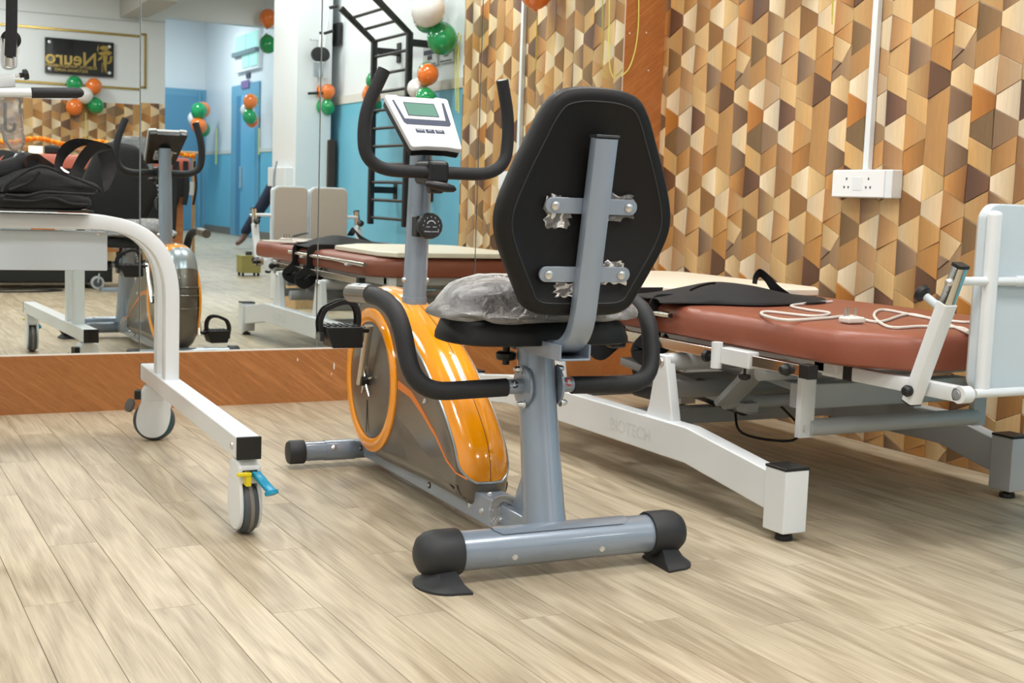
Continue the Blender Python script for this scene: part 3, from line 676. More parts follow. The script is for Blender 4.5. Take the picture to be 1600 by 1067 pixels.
fs = [(q_*(NU+1)+j, q_*(NU+1)+j+1, (q_+1)*(NU+1)+j+1, (q_+1)*(NU+1)+j) for q_ in range(len(rows)-1) for j in range(NU)]
cov = mk('top_cover', vs, fs, M['orange'], bike, smooth=True)
edge = [Vector(vs[q_*(NU+1)]) for q_ in range(len(rows)-1, -1, -1)]+[Vector(vs[j]) for j in range(1, NU)]+[Vector(vs[q_*(NU+1)+NU]) for q_ in range(len(rows))]
tube('trim_bead', edge, .0032, M['silver'], bike, n=8)
seam = [Vector(vs[q_*(NU+1)+NU//2]) for q_ in range(0, len(rows)-12)]
tube('seam_line', seam, .0009, mat('seam_dark', (110, 62, 6), .6), bike, n=6)
for k0, k1, nm, mt in ((iB, iB+9, 'front_band', M['silver']),):
    V2 = sum([[(x*1.01, a, b) for a, b in inset(ol, i-.002)] for x, i in lv], [])
    mk(nm, V2, rngfaces(range(1, 11), k0, k1), mt, bike, smooth=True)
for kk in (16*5+1, 17*5-2, 17*5+1):
    V2 = [Vector((x*1.015, *inset(ol, i-.003)[kk])) for x, i in lv[1:12]]
    tube('front_ridge', V2, .004, M['gun'], bike, n=8)
for (px, py) in ((679, 581), (714.5, 708)):
    P = B.u(px, py, x=-.035); lathe('screw_hole', [(.0055, 0), (.0055, .004)], mat('hole_brown', (90, 50, 8), .7), bike, (-.045, P.y-.004, P.z+.004), (-.5, -.6, .62), 12)
for (px, py) in ((564, 700), (671, 758)):
    P = B.u(px, py, x=-WH); q = lathe('side_screw', [(.0085, 0), (.0085, .0025)], M['black'], bike, (-WH+.0005, P.y, P.z), (-1, 0, 0), 14); bolt('screw_head', (-WH-.001, P.y, P.z), (-1, 0, 0), .0035, M['steel'], q)
# side discs, swoosh, hubs
HUB = (.978, .272)
for s_ in (-1, 1):
    lathe('ring', [(.160, -.004), (.160, .006), (.165, .010), (.185, .011), (.197, .006), (.199, -.004)], M['orange'], bike, (s_*(WH-.002), HUB[0], HUB[1]), (s_, 0, 0), 64)
    dsk = lathe('side_disc', [(.161, -.002), (.158, .005), (.14, .009), (.10, .011), (.05, .012), (.028, .0125)], M['gun'], bike, (s_*(WH-.002), HUB[0], HUB[1]), (s_, 0, 0), 56)
    for a0 in (270,):
        a0 = math.radians(a0); c_, s2 = math.cos(a0), math.sin(a0)
        pts = [(s_*(WH+.0105), HUB[0]+c_*r_, HUB[1]+s2*r_) for r_ in (.055, .10, .145)]
        tube('groove', pts, .0013, M['dgun'], dsk, n=6)
    sw = [(622.7, 601, 11), (642, 616, 9), (659, 642, 7), (681, 681, 4), (698, 719.5, 2.2), (713, 739, 1.6), (730, 749, 1.2)]
    L_, R2 = [], []
    for (px, py, wd) in (sw if s_ < 0 else sw[:5]):
        P = B.u(px, py, x=-WH); L_.append((P.y, P.z+wd*.0009)); R2.append((P.y, P.z-wd*.0009))
    prism('swoosh', L_+R2[::-1], 'x', s_*(WH-.001), s_*(WH+.0018), mat('orange_stripe', (226, 128, 48), .4), bike)
    # crank
    hb = Vector((s_*.083, HUB[0], HUB[1])); dirv = Vector((0, -.41, .912)).normalized()*(-s_)
    hub = cyl('crank_hub', (s_*.07, HUB[0], HUB[1]), (s_*.098, HUB[0], HUB[1]), .016, M['black'], bike)
    for a0 in (20, 92, 164, 236, 308):
        a0 = math.radians(a0); p0 = Vector((s_*.085, HUB[0], HUB[1])); p1 = p0+Vector((s_*-.004, math.cos(a0)*.05, math.sin(a0)*.05))
        cyl('spider_arm', p0, p1, .005, M['chrome'], hub, n=8, r2=.0025)
    e = hb+Vector((s_*.018, 0, 0))+dirv*.160
    v, f = sweepd([hb+Vector((s_*.012, 0, 0))-dirv*.012, e+dirv*.012], rsec(.012, .024, .004), up=(1, 0, 0)); ck = mk('crank_arm', v, f, M['chrome'], bike, smooth=True)
    cyl('axle', e, e+Vector((s_*.03, 0, 0)), .009, M['black'], ck)
    pc = e+Vector((s_*.078, -.0, 0))
    x0, x1 = pc.x-.050, pc.x+.050
    pz = pc.z
    body = join([prismd([(x0, pz+.012), (x1, pz+.012), (x1, pz-.008), (x1-.010, pz-.044), (x0+(.014), pz-.044), (x0, pz-.008)] if s_ > 0 else [(x0, pz+.012), (x1, pz+.012), (x1, pz-.044), (x0+.018, pz-.044), (x0+.004, pz-.012)], 'y', pc.y-.042, pc.y+.042)])
    pd = mk('pedal', *body, M['black'], bike, bev=.003)
    for i in range(6): box('tread_rib', x0+.006+i*.016, x0+.013+i*.016, pc.y-.034, pc.y+.034, pz+.012, pz+.0155, M['black'], pd, bev=.001)
    xo = pc.x+s_*.054; xi = pc.x-s_*.044
    sp_ = cr([(xo, pc.y, pz-.01), (xo+s_*.004, pc.y, pz+.022), (xo-s_*.006, pc.y, pz+.050), (xo-s_*.022, pc.y, pz+.062), (pc.x, pc.y, pz+.074), (xi+s_*.016, pc.y, pz+.072), (xi, pc.y, pz+.052), (xi-s_*.003, pc.y, pz+.02), (xi+s_*.004, pc.y, pz)], 4)
    pr_ = join([sweepd([Vector((q.x, q.y+dy, q.z)) for q in sp_], [(.0075, .0012), (-.0075, .0012), (-.0075, -.0012), (.0075, -.0012)] if False else rsec(.0022, .013, .0008, 1), up=(1, 0, 0)) for dy in (-.013, .013)]
               + [boxd(min(q.x, q.x+.002)-.0015, q.x+.0015, pc.y-.01, pc.y+.01, q.z-.004, q.z+.004) for q in sp_[2::3]])
    mk('pedal_strap', *pr_, M['black'], pd, smooth=True)
    box('strap_clip', xo-.006, xo+.006, pc.y-.016, pc.y+.016, pz-.028, pz-.004, M['dgun'], pd, bev=.002)
# front stabiliser
cyl('front_stabilizer', (-.235, 1.155, .045), (.235, 1.155, .045), .0275, G, bike, n=24)
for s_ in (-1, 1):
    lathe('front_cap', [(.033, 0), (.034, .003), (.034, .04), (.030, .046), (.012, .048)], M['drubber'], bike, (s_*.20, 1.155, .045), (s_, 0, 0), 24)
    cyl('sleeve', (s_*.14, 1.155, .045), (s_*.05, 1.155, .045), .0295, G, bike, n=24)
    bolt('bolt', (s_*.118, 1.129, .058), (0, -.87, .5), .006, M['steel'], bike)
# front post
def esec(c, r_): return [(r_*math.cos(2*math.pi*i/24), c[0]+r_*1.15*math.sin(2*math.pi*i/24), c[1]) for i in range(24)]
secs = [((.842, .478), .0325), ((.840, .512), .0325), ((.840, .5125), .031), ((.818, .90), .0285), ((.815, .95), .028)]
vs = sum([esec(*s) for s in secs], []); fs = [(l*24+i, l*24+(i+1) % 24, (l+1)*24+(i+1) % 24, (l+1)*24+i) for l in range(4) for i in range(24)]+[tuple(range(24)), tuple(96+i for i in range(24))]
mk('front_post', vs, fs, G, bike, smooth=True)
for s_ in (-1, 1): bolt('bolt', (s_*.029, .835, .557), (s_, -.2, 0), .0065, M['steel'], bike, .009)
# tension knob with printed scale
P = B.u(673, 354, y=.745); kc = Vector((P.x, .745, P.z))
box('knob_bracket', P.x-.032, P.x+.012, .765, .80, P.z-.028, P.z+.026, M['black'], bike, bev=.004)
kn = lathe('tension_knob', [(.030, 0), (.034, .003), (.034, .019), (.031, .024), (.005, .0245)], M['black'], bike, (P.x, .765, P.z), (.0, -1, .12), 14)
km = basis((P.x, .7400, P.z+.003), (1, 0, 0), (0, .12, 1))
arc = [(math.cos(math.radians(a))*.012, math.sin(math.radians(a))*.012, 0) for a in range(20, 161, 14)]
o = mk('scale_arc', *sweepd(arc, rsec(.0022, .0006, .0002, 1), up=(0, 0, 1)), M['inkw'], kn); o.matrix_local = km
for i, a in enumerate(range(-30, 211, 30)):
    a = math.radians(a); text('digit', '87654321 '[i], .006, M['inkw'], kn, km @ Matrix.Translation((math.cos(a)*.022, math.sin(a)*.022, 0)), .0002)
text('knob_caption', 'TENSION CONTROL', .0045, M['inkw'], kn, km @ Matrix.Translation((0, -.016, 0)), .0002)
text('knob_caption', 'LOW      HIGH', .0045, M['inkw'], kn, km @ Matrix.Translation((0, -.004, 0)), .0002)
# handlebar
hp = rounded([(-.150, .70, 1.083), (-.197, .715, .972), (-.190, .715, .838), (.193, .715, .838), (.203, .718, .972), (.172, .705, 1.080)], [.06, .09, .09, .06], 10)
hbm = tube('handlebar', hp, .0162, M['foam'], bike, n=20)
for a_, b_2 in ((hp[0], hp[1]), (hp[-1], hp[-2])):
    d = (a_-b_2).normalized(); lathe('bar_plug', [(.0125, 0), (.0125, .001), (.008, .0012)], M['silver'] if a_ is hp[-1] else M['black'], hbm, a_-d*.0002, d, 16)
cl_ = box('handlebar_clamp', -.028, .030, .694, .80, .808, .868, M['black'], bike, bev=.012, seg=3)
box('clamp_tongue', -.02, .02, .70, .735, .785, .815, M['black'], cl_, bev=.008)
P = B.u(683, 291, y=.68)
v, f = lathed([(.004, -.04), (.0085, -.034), (.0115, -.015), (.012, 0), (.0115, .02), (.0085, .038), (.003, .045)], (P.x+.008, .682, P.z), (1, 0, -.14), 16); lk = mk('clamp_knob', v, f, M['black'], cl_, smooth=True)
# console
CB, CU = Vector((0, .712, .896)), Vector((0, .160, .140)).normalized(); CN = Vector((1, 0, 0)).cross(CU); CL = .2126
def cx_(a, b, d=0): return CB+Vector((a, 0, 0))+CU*b+CN*d
def quad(ps): return [(a, b) for a, b in ps]
cm_ = basis(CB, (1, 0, 0), CU)
outl = [(-.064, 0), (-.030, .006), (.030, .006), (.064, 0), (.070, .006), (.089, .200), (.086, .208), (.055, .212), (.05, .206), (-.05, .206), (-.055, .212), (-.086, .208), (-.089, .200), (-.070, .006)]
con = mk('console', *prismd(outl, 'z', -.010, .004), mat('console_white', (206, 208, 210), .7, spec=.12), bike, bev=.003); con.matrix_local = cm_
bk_ = mk('console_back', *prismd(inset(outl, .003), 'z', -.030, -.010), M['black'], con, bev=.004)
lcd = mk('display', *prismd([(-.042, .128), (.040, .128), (.040, .178), (-.042, .178)], 'z', .0040, .0047), M['lcd'], con)
mk('display_rim', *join([prismd(q, 'z', .0035, .0052) for q in ([(-.044, .126), (.042, .126), (.042, .128), (-.044, .128)], [(-.044, .178), (.042, .178), (.042, .180), (-.044, .180)], [(-.044, .128), (-.042, .128), (-.042, .178), (-.044, .178)], [(.040, .128), (.042, .128), (.042, .178), (.040, .178)])]), M['slate'], con)
mk('slate_band', *prismd([(-.073, .186), (-.068, .186), (-.058, .112), (.056, .112), (.066, .186), (.072, .186), (.066, .098), (.060, .090), (-.058, .090), (-.064, .098)], 'z', .0038, .0050), M['slate'], con)
mk('button_strip', *join([prismd([(x, .058), (x+.024, .058), (x+.024, .073), (x, .073)], 'z', .0038, .0050) for x in (-.040, -.013, .014)]), M['slate'], con, bev=.001)
for i, t_ in enumerate(('MODE', 'SET', 'RESET')): text('button_text', t_, .006, M['inkw'], con, Matrix.Translation((-.028+i*.027, .0685, .0051)), .0001)
text('logo', 'PROSPORT', .009, mat('logo_lime', (205, 205, 160), .5), con, Matrix.Translation((0, .196, .0042)), .0002)
pl_ = mk('mount_plate', *prismd([(-.038, .04), (.038, .04), (.042, .05), (.042, .10), (-.042, .10), (-.042, .05)], 'z', -.034, -.030), M['greyb'], con, bev=.001)
for (a, b_2) in ((-.03, .09), (.03, .09), (-.032, .055), (.032, .055), (-.06, .15), (.06, .15)): 
    v, f = lathed([(.003, 0), (.003, .002)], (a, b_2, -.0335 if abs(a) < .05 else -.030), (0, 0, -1), 10); mk('screw', v, f, M['black'] if abs(a) < .05 else M['dgun'], con)
box('battery_tab', .045, .058, .085, .092, -.0315, -.0295, M['inkw'], con)
text('brand_letters', 'go', .02, M['inkw'], bike, basis((-WH-.001, *B.u(664, 625, x=-WH)[1:]), (0, -1, 0), (0, -.35, .94)), .0004)

# bagged cushion lying on the seat
cu = empty('seat_cushion', (BO[0], BO[1], .524), 'dark seat cushion in crumpled clear plastic wrap on the exercise bike seat', 'cushion', None, math.radians(-2))
r_ = random.Random(4)
def blob(name, ol_, levels, m, parent, noise, seed, sub=0):
    rr = random.Random(seed); n = len(ol_); vs = []
    for (z, k) in levels:
        for (x, y) in ol_:
            vs.append((x*k*(1+rr.uniform(-noise, noise)), .17+(y-.17)*k*(1+rr.uniform(-noise, noise)), z+rr.uniform(-noise, noise)*.10))
    fs = [tuple(range(n-1, -1, -1))]+[(l*n+i, l*n+(i+1) % n, (l+1)*n+(i+1) % n, (l+1)*n+i) for l in range(len(levels)-1) for i in range(n)]
    c0 = len(vs); vs.append((0, .17, levels[-1][0]+.002)); L0 = (len(levels)-1)*n; fs += [(L0+i, L0+(i+1) % n, c0) for i in range(n)]
    return mk(name, vs, fs, m, parent, smooth='all', sub=sub)
ol2 = [(p.x, p.y) for p in cr([(x, y, 0) for x, y in half]+[(-x, y, 0) for x, y in half[::-1][1:-1]], 3, True)]
blob('padding', ol2, [(.006, .80), (.018, .86), (.045, .86), (.062, .76), (.070, .5)], M['navy'], cu, .01, 2, 1)
blob('plastic_wrap', ol2, [(.003, .90), (.004, .99), (.010, 1.10), (.020, 1.06), (.034, .98), (.056, .94), (.072, .84), (.086, .66), (.088, .45), (.082, .22)], M['film2'], cu, .095, 11, 1)

# ================================================================== WHITE GAIT FRAME (left)
GO = (.798, 2.788, 0); gfr = empty('gait_frame', GO, 'white wheeled gait training frame with curved upper tubes and long floor beam', 'gait trainer', None, math.radians(-2.5))
W = M['white']
bm_ = box('floor_beam', 0, .055, .004, 1.276, .178, .229, W, gfr, bev=.004)
box('end_cap', -.0005, .0555, -.002, .006, .1775, .2295, M['black'], gfr, bev=.002)
box('end_cap', -.0005, .0555, 1.275, 1.282, .1775, .2295, M['black'], gfr, bev=.002)
bolt('bolt', (0, .045, .203), (-1, 0, 0), .008, M['steel'], gfr, .004)
for y0 in (.905, 1.035):
    arch = rounded([(.027, y0+.02, .229), (.027, y0+.02, .674), (-1.02, y0+.02, .674), (-1.02, y0+.02, .229)], .215, 16)
    rtube('arch_tube', arch, .04, .053, W, gfr, up=(0, 1, 0))
box('floor_beam', -1.05, -.995, .004, 1.276, .178, .229, W, gfr, bev=.004)
pn = box('side_panel', -.80, U(126, 390, y=3.76).x-.80+.03, .948, 1.032, U(126, 423, y=3.74).z, .646, M['bwhite'], gfr, bev=.003)
bolt('bolt', (U(114, 365, y=3.73).x-.80+.03, .945, .642), (0, -1, 0), .005, M['steel'], gfr, .003)
def caster(x, y, yaw, kind):
    c = bpy.data.objects.new('caster', None); COL.objects.link(c); c.parent = gfr; c.location = (x, y, 0); c.rotation_euler = (0, 0, math.radians(yaw))
    R0 = .0625
    wh = lathe('wheel', [(.03, -.016), (R0-.006, -.016), (R0-.001, -.010), (R0, 0), (R0-.001, .010), (R0-.006, .016), (.03, .016)], M['rubber'], c, (0, 0, R0), (0, 1, 0), 40)
    lathe('tread_stripe', [(R0+.0003, -.004), (R0+.0003, .004)], mat('tread_dust', (128, 124, 118), .7), wh, (0, 0, R0), (0, 1, 0), 40)
    lathe('hub_ring', [(.055, -.0168), (.055, .0168)], mat('teal_ring', (40, 90, 100), .5), wh, (0, 0, R0), (0, 1, 0), 32)
    pw = []
    for s_ in (-1, 1):
        ol = [(p.x, p.z) for p in cr([(-.052, 0, .07), (-.046, 0, .035), (-.022, 0, .013), (.012, 0, .012), (.036, 0, .03), (.048, 0, .062), (.050, 0, .10), (.040, 0, .135), (.01, 0, .15), (-.024, 0, .142), (-.042, 0, .112)], 4, True)]
        pw.append(prismd([(a, b_2) for a, b_2 in ol], 'y', s_*.0165, s_*.026))
    hd = mk('hood', *join(pw), W if kind else W, c, bev=.004, seg=3)
    hz_ = prism('fork_top', [(-.038, .118), (.036, .125), (.036, .160), (.026, .172), (-.026, .172), (-.038, .160)], 'y', -.027, .027, W, c, bev=.008, seg=3)
    cyl('swivel', (0, 0, .168), (0, 0, .180), .018, W, c)
    return c
c1 = caster(.030, .045, 90+4, 1)
c2 = caster(.030, 1.20, -14, 0)
c3 = caster(-1.02, .045, 80, 1); c4 = caster(-1.02, 1.20, 20, 0)
# brake pedals: yellow and cyan on the near wheel (caster local +x is forward)
def pedal_shape(name, pts, w0, m, par):
    v, f = sweepd(cr(pts, 5), rsec(w0, .010, .003, 2), up=(0, 0, 1)); return mk(name, v, f, m, par, smooth=True)
fr_ = empty_ = None
box('latch_slot', -.041, -.034, -.016, .018, .138, .152, M['black'], c1, bev=.001)
bp1 = pedal_shape('brake_pedal', [(-.034, -.012, .146), (-.052, -.018, .136), (-.066, -.03, .118), (-.078, -.038, .108)], .022, M['cyan'], c1)
lathe('pedal_pad', [(.008, -.006), (.0155, -.004), (.0155, .004), (.008, .006)], M['cyan'], bp1, (-.080, -.036, .106), (.35, .15, .9), 20)
bp2 = box('release_tab', -.055, -.036, .002, .014, .118, .150, M['yellow'], c1, bev=.002)
box('tab_bar', -.058, -.044, .002, .034, .142, .150, M['yellow'], bp2, bev=.002)
bp3 = box('brake_bracket', -.058, -.034, -.018, .016, .128, .156, M['black'], c2, bev=.003)
lathe('pedal_pad', [(.010, -.005), (.021, -.004), (.021, .004), (.010, .005)], mat('pedal_grey', (90, 88, 86), .5), bp3, (-.070, -.024, .112), (-.7, -.5, .3), 20)
bp4 = box('release_tab', -.062, -.036, -.006, .010, .150, .158, M['yellow'], c4, bev=.002)
# upright post, sliding clamp and padded grip at the left edge of the frame
hy = 3.3
gp = box('mast', -.58, -.52, .50, .56, .60, 1.75, W, gfr, bev=.004)
rtube('mast_foot', [(-.55, .53, .62), (-.55, .92, .62)], .05, .05, W, gfr)
def gl(P): 
    a = math.radians(2.5); d = Vector(P)-Vector(GO); return Vector((d.x*math.cos(a)-d.y*math.sin(a), d.x*math.sin(a)+d.y*math.cos(a), d.z))
A, C = gl(U(-60, 145, y=hy)), gl(U(50, 145, y=hy)); E_ = gl(U(131, 145, y=hy))
cyl('grip_bar', A, C, .0105, W, gfr, n=20); dd_ = (E_-C).normalized()
lathe('grip_foam', [(.0105, -.002), (.0128, 0), (.0128, (E_-C).length-.016), (.010, (E_-C).length-.005), (.004, (E_-C).length)], M['foam'], gfr, C, dd_, 20)
s0, s1 = gl(U(19, -60, y=hy)), gl(U(16, 88, y=hy))
rtube('black_strap', [s0, gl(U(18, 40, y=hy)), s1], .026, .006, M['fabric'], gfr, c=.002, up=(0, 1, 0))
q0 = gl(U(16, 62, y=hy+.03)); q1 = gl(U(16, 104, y=hy+.03))
v, f = sweepd([q1, q0], rsec(.030, .018, .004), up=(0, 1, 0)); mk('chrome_slide', v, f, M['chrome'], gfr, smooth=True)
v, f = sweepd(rounded([gl(U(3, 60, y=hy+.05)), gl(U(3, 108, y=hy+.05)), gl(U(25, 108, y=hy+.05)), gl(U(29, 60, y=hy+.05))], .02, 5), rsec(.006, .02, .002), up=(0, 1, 0)); mk('clamp_plate', v, f, M['white'], gfr, smooth=True)
lathe('pad_loop', [(.020, -.006), (.023, -.004), (.023, .004), (.020, .006)], M['pad'], gfr, gl(U(17, 62, y=hy+.045)), (0, 1, 0), 24)
k0, k1 = gl(U(24, 119, y=hy)), gl(U(36, 117, y=hy))
sk = cyl('clamp_screw', k0, k1, .0035, M['steel'], gfr, n=10); d = (k1-k0).normalized()
lathe('clamp_handle', [(.006, -.004), (.006, .004), (.0125, .005), (.0125, .014), (.010, .016)], M['black'], gfr, k1-d*.004, d, 8)
A2 = gl(U(12, 118, y=hy+.05)); A3 = gl(U(12, 150, y=hy+.05))
v, f = sweepd([gl(U(-50, 130, y=hy+.05)), gl(U(22, 126, y=hy+.05))], rsec(.03, .03, .004)); mk('clamp_block', v, f, W, gfr, smooth=True)
# film-wrapped hanging hook
v, f = sweepd(cr([gl(U(14, 150, y=hy+.02)), gl(U(16, 190, y=hy+.02)), gl(U(24, 222, y=hy+.02)), gl(U(30, 238, y=hy+.02))], 5), circ(.028, 14, .012), scl=[1, 1.03, .95, 1.02, .96, 1, .97, .9, .86, .85, .8, .74, .62, .5, .35, .2], up=(0, 1, 0))
rr = random.Random(3); v = [Vector(p)+Vector((rr.uniform(-.003, .003), rr.uniform(-.003, .003), rr.uniform(-.003, .003))) for p in v]
mk('film_sleeve', v, f, M['film2'], gfr, smooth='all')
hk = rounded([gl(U(8, 160, y=hy+.02)), gl(U(8, 205, y=hy+.02)), gl(U(22, 205, y=hy+.02)), gl(U(24, 192, y=hy+.02))], .012, 6)
tube('hook', hk, .004, M['dgun'], gfr, n=8)
# black harness bag on top of the frame
bag = empty('harness_bag', (.45, 3.74, .701), 'folded black harness bag with loose strap loops lying on the white gait frame', 'bag')
def bl(px, py, y=3.72): return U(px, py, y=y)-Vector(bag.location)
def drape(name, pts, y0, y1, m, bulge, seed, sub=2, par=bag):
    """soft folded body: outline seen from the front, pillowed in depth"""
    rr = random.Random(seed); P = [bl(a, c) for a, c in pts]; n = len(P); cxz = (sum(p.x for p in P)/n, sum(p.z for p in P)/n); vs = []
    ks = [(y0, .82), (y0+(y1-y0)*.12, .97), (y0+(y1-y0)*.5, 1.0), (y0+(y1-y0)*.88, .97), (y1, .82)]
    for (yy, k) in ks:
        for p in P: vs.append((cxz[0]+(p.x-cxz[0])*k+rr.uniform(-bulge, bulge), yy+rr.uniform(-bulge, bulge), max(.0, cxz[1]+(p.z-cxz[1])*k+rr.uniform(-bulge, bulge))))
    fs = [(l*n+i, l*n+(i+1) % n, (l+1)*n+(i+1) % n, (l+1)*n+i) for l in range(4) for i in range(n)]
    c0 = len(vs); vs += [(cxz[0], y0-.004, cxz[1]), (cxz[0], y1+.004, cxz[1])]
    fs += [(i, (i+1) % n, c0) for i in range(n)]+[(4*n+i, 4*n+(i+1) % n, c0+1) for i in range(n)]
    return mk(name, vs, fs, m, par, smooth='all', sub=sub)
drape('bag_body', [(-70, 326), (-20, 327), (40, 328), (95, 328), (136, 328), (143, 318), (140, 305), (100, 300), (50, 300), (0, 302), (-60, 300)], -.10, .08, M['fabric'], .003, 1)
drape('bag_fold', [(-60, 305), (0, 306), (60, 305), (110, 306), (142, 308), (154, 300), (156, 290), (140, 283), (112, 272), (60, 258), (20, 266), (-10, 284), (-60, 290)], -.085, .07, M['fabric'], .004, 2)
drape('bag_fold', [(-60, 290), (10, 278), (60, 264), (95, 266), (84, 254), (60, 240), (38, 236), (20, 250), (-60, 262)], -.04, .06, M['fabric'], .004, 6)
box('bag_base', bl(-60, 327).x, bl(139, 329).x, -.10, .06, -.0, .006, M['black'], bag, bev=.002)
for pts in ([(2, 300), (12, 287), (60, 260), (100, 272), (150, 292), (156, 299)], [(8, 304), (40, 306), (70, 300), (110, 302), (148, 304)], [(4, 312), (50, 314), (80, 309), (110, 318), (138, 320)], [(14, 297), (45, 285), (62, 268)]):
    tube('piping', cr([bl(a, c, 3.625 if i_ % 2 == 0 else 3.63) for i_, (a, c) in enumerate(pts)], 6), .0042, M['fabric'], bag, n=8)
def ribbon(name, pts, w0, m, par, t=.0016, up=(0, 1, 0)):
    v, f = sweepd(cr(pts, 7), rsec(t, w0, .0004, 1), up=up); return mk(name, v, f, m, par, smooth=True)
def ribbon2(name, L_, R2, m, par, y=3.70, dy=.012, t=.002, org=None):
    """flat strap between two screen-side edges, given at real depth"""
    o = Vector(org) if org else Vector(bag.location)
    a = cr([U(px, py, y=y+dy*math.sin(i*1.3))-o for i, (px, py) in enumerate(L_)], 6); b_2 = cr([U(px, py, y=y+dy*math.sin(i*1.3)+.012)-o for i, (px, py) in enumerate(R2)], 6)
    n = len(a); vs = list(a)+list(b_2)+[p+Vector((0, t, 0)) for p in a]+[p+Vector((0, t, 0)) for p in b_2]
    fs = []
    for i in range(n-1): fs += [(i, i+1, n+i+1, n+i), (2*n+i, 3*n+i, 3*n+i+1, 2*n+i+1), (i, 2*n+i, 2*n+i+1, i+1), (n+i, n+i+1, 3*n+i+1, 3*n+i)]
    fs += [(0, n, 3*n, 2*n), (n-1, 3*n-1, 4*n-1, 2*n-1)]
    return mk(name, vs, fs, m, par, smooth=True)
ribbon2('strap', [(84, 263), (88, 243), (98, 226), (116, 217), (140, 218), (166, 225), (176, 231)], [(96, 266), (101, 250), (112, 238), (126, 229), (142, 227), (158, 229), (166, 233)], M['fabric'], bag, 3.70)
ribbon2('strap', [(108, 272), (116, 255), (126, 238), (140, 224), (158, 222)], [(124, 276), (132, 262), (142, 247), (154, 236), (172, 233)], M['fabric'], bag, 3.66)
ribbon2('strap', [(152, 240), (158, 262), (160, 284), (163, 300)], [(176, 232), (181, 252), (180, 272), (170, 296)], M['fabric'], bag, 3.72)
ribbon2('strap', [(36, 252), (44, 243), (58, 240), (70, 247), (84, 258)], [(40, 262), (48, 256), (58, 253), (68, 258), (82, 266)], M['brown'], bag, 3.68)
tube('cable_loop', cr([bl(22, 262), bl(22, 248), bl(28, 240), bl(38, 238)], 5), .0035, M['silver'], bag, n=8)
ribbon2('reflective_tab', [(94, 262), (100, 268), (107, 271)], [(96, 260), (102, 265), (109, 269)], M['inkw'], bag, 3.62, dy=0)

# ================================================================== TILT TABLE (right)
TO = (2.42, 3.1, 0); tt = empty('tilt_table', TO, 'white tilt table with rust brown mattress, upright foot boards and grey lifting linkage', 'treatment table')
def T(P): return Vector(P)-Vector(TO)
def tp(x, y, z): return (x-TO[0], y-TO[1], z)
GB = M['greyb']
for s_ in (0, 1):
    x0, x1 = (1.955, 2.025) if s_ == 0 else (2.865, 2.935)
    m_ = W if s_ == 0 else GB
    yl = 2.30 if s_ == 0 else 2.44
    bt = [(yl+.06, .155), (2.72, .203), (3.72, .203), (4.02, .165), (4.02, .075), (3.72, .108), (2.72, .108), (yl+.06, .06)]
    prism('side_beam', [(y-TO[1], z) for y, z in bt], 'x', x0+.012-TO[0], x1-.008-TO[0], m_, tt, bev=.004)
    for y0 in (yl, 4.0):
        lg = box('corner_leg', x0-TO[0], x1-TO[0], y0-TO[1], y0+.075-TO[1], .022, .172, m_, tt, bev=.003)
        box('leg_cap', x0-.001-TO[0], x1+.001-TO[0], y0-.001-TO[1], y0+.076-TO[1], .171, .178, M['black'], lg, bev=.002)
        lathe('rubber_foot', [(.020, 0), (.022, .003), (.020, .012), (.010, .013), (.010, .024)], M['black'], lg, tp((x0+x1)/2, y0+.037, 0), (0, 0, 1), 20)
text('faded_logo', 'BIOTECH', .05, mat('faded_print', (214, 218, 219), .5), tt, basis(tp(1.9668, 2.98, .15), (0, -1, 0), (0, 0, 1)), .0003, True)
# cross members between the beams
for (y, z, h_) in ((3.18, .115, .05), (3.72, .12, .05)):
    box('cross_member', 2.01-TO[0], 2.88-TO[0], y-TO[1], y+.05-TO[1], z, z+h_, GB, tt, bev=.003)
# uprights carrying the linkage
for (y, zt_) in ((2.87, .375), (3.47, .375)):
    for x in (1.985, 2.86):
        up_ = prism('upright_plate', [(y-.066-TO[1], .195), (y+.066-TO[1], .195), (y+.05-TO[1], .235), (y+.022-TO[1], zt_), (y-.018-TO[1], zt_)], 'x', x-TO[0], x+.03-TO[0], W if x < 2.5 else GB, tt, bev=.004)
        if x < 2.5: bolt('bolt', tp(x, y+.002, zt_-.02), (-1, 0, 0), .012, M['steel'], up_, .006)
def bar(name, a, c, r0, m=GB, n=16): return cyl(name, tp(*a), tp(*c), r0, m, tt, n=n)
def flat(name, a, c, w0, t0, m=GB, up=(1, 0, 0)):
    v, f = sweepd([Vector(tp(*a)), Vector(tp(*c))], rsec(w0, t0, .003), up=up); return mk(name, v, f, m, tt, smooth=True)
bar('pivot_tube', (2.0, 2.87, .355), (2.88, 2.87, .355), .024)
bar('pivot_tube', (2.0, 3.47, .355), (2.88, 3.47, .355), .024)
bar('torsion_tube', (2.03, 2.95, .262), (2.84, 2.95, .262), .024)
bar('torsion_tube', (2.08, 3.30, .235), (2.84, 3.30, .235), .020)
# front link group
y0 = 2.46
lk_ = flat('link_plate', (2.14, y0, .215), (2.14, y0, .385), .046, .02, W, up=(0, 1, 0))
for z in (.238, .368): bolt('bolt', tp(2.13, y0, z), (-1, 0, 0), .012, M['steel'], lk_, .006)
flat('link_plate', (2.74, y0, .215), (2.74, y0, .385), .046, .02, GB, up=(0, 1, 0))
bar('pivot_tube', (2.15, y0, .238), (2.73, y0, .238), .022)
bar('pivot_tube', (2.07, y0+.10, .365), (2.78, y0+.10, .365), .021, M['greyb'])
box('box_member', 2.15-TO[0], 2.73-TO[0], y0+.03-TO[1], y0+.075-TO[1], .278, .342, GB, tt, bev=.004)
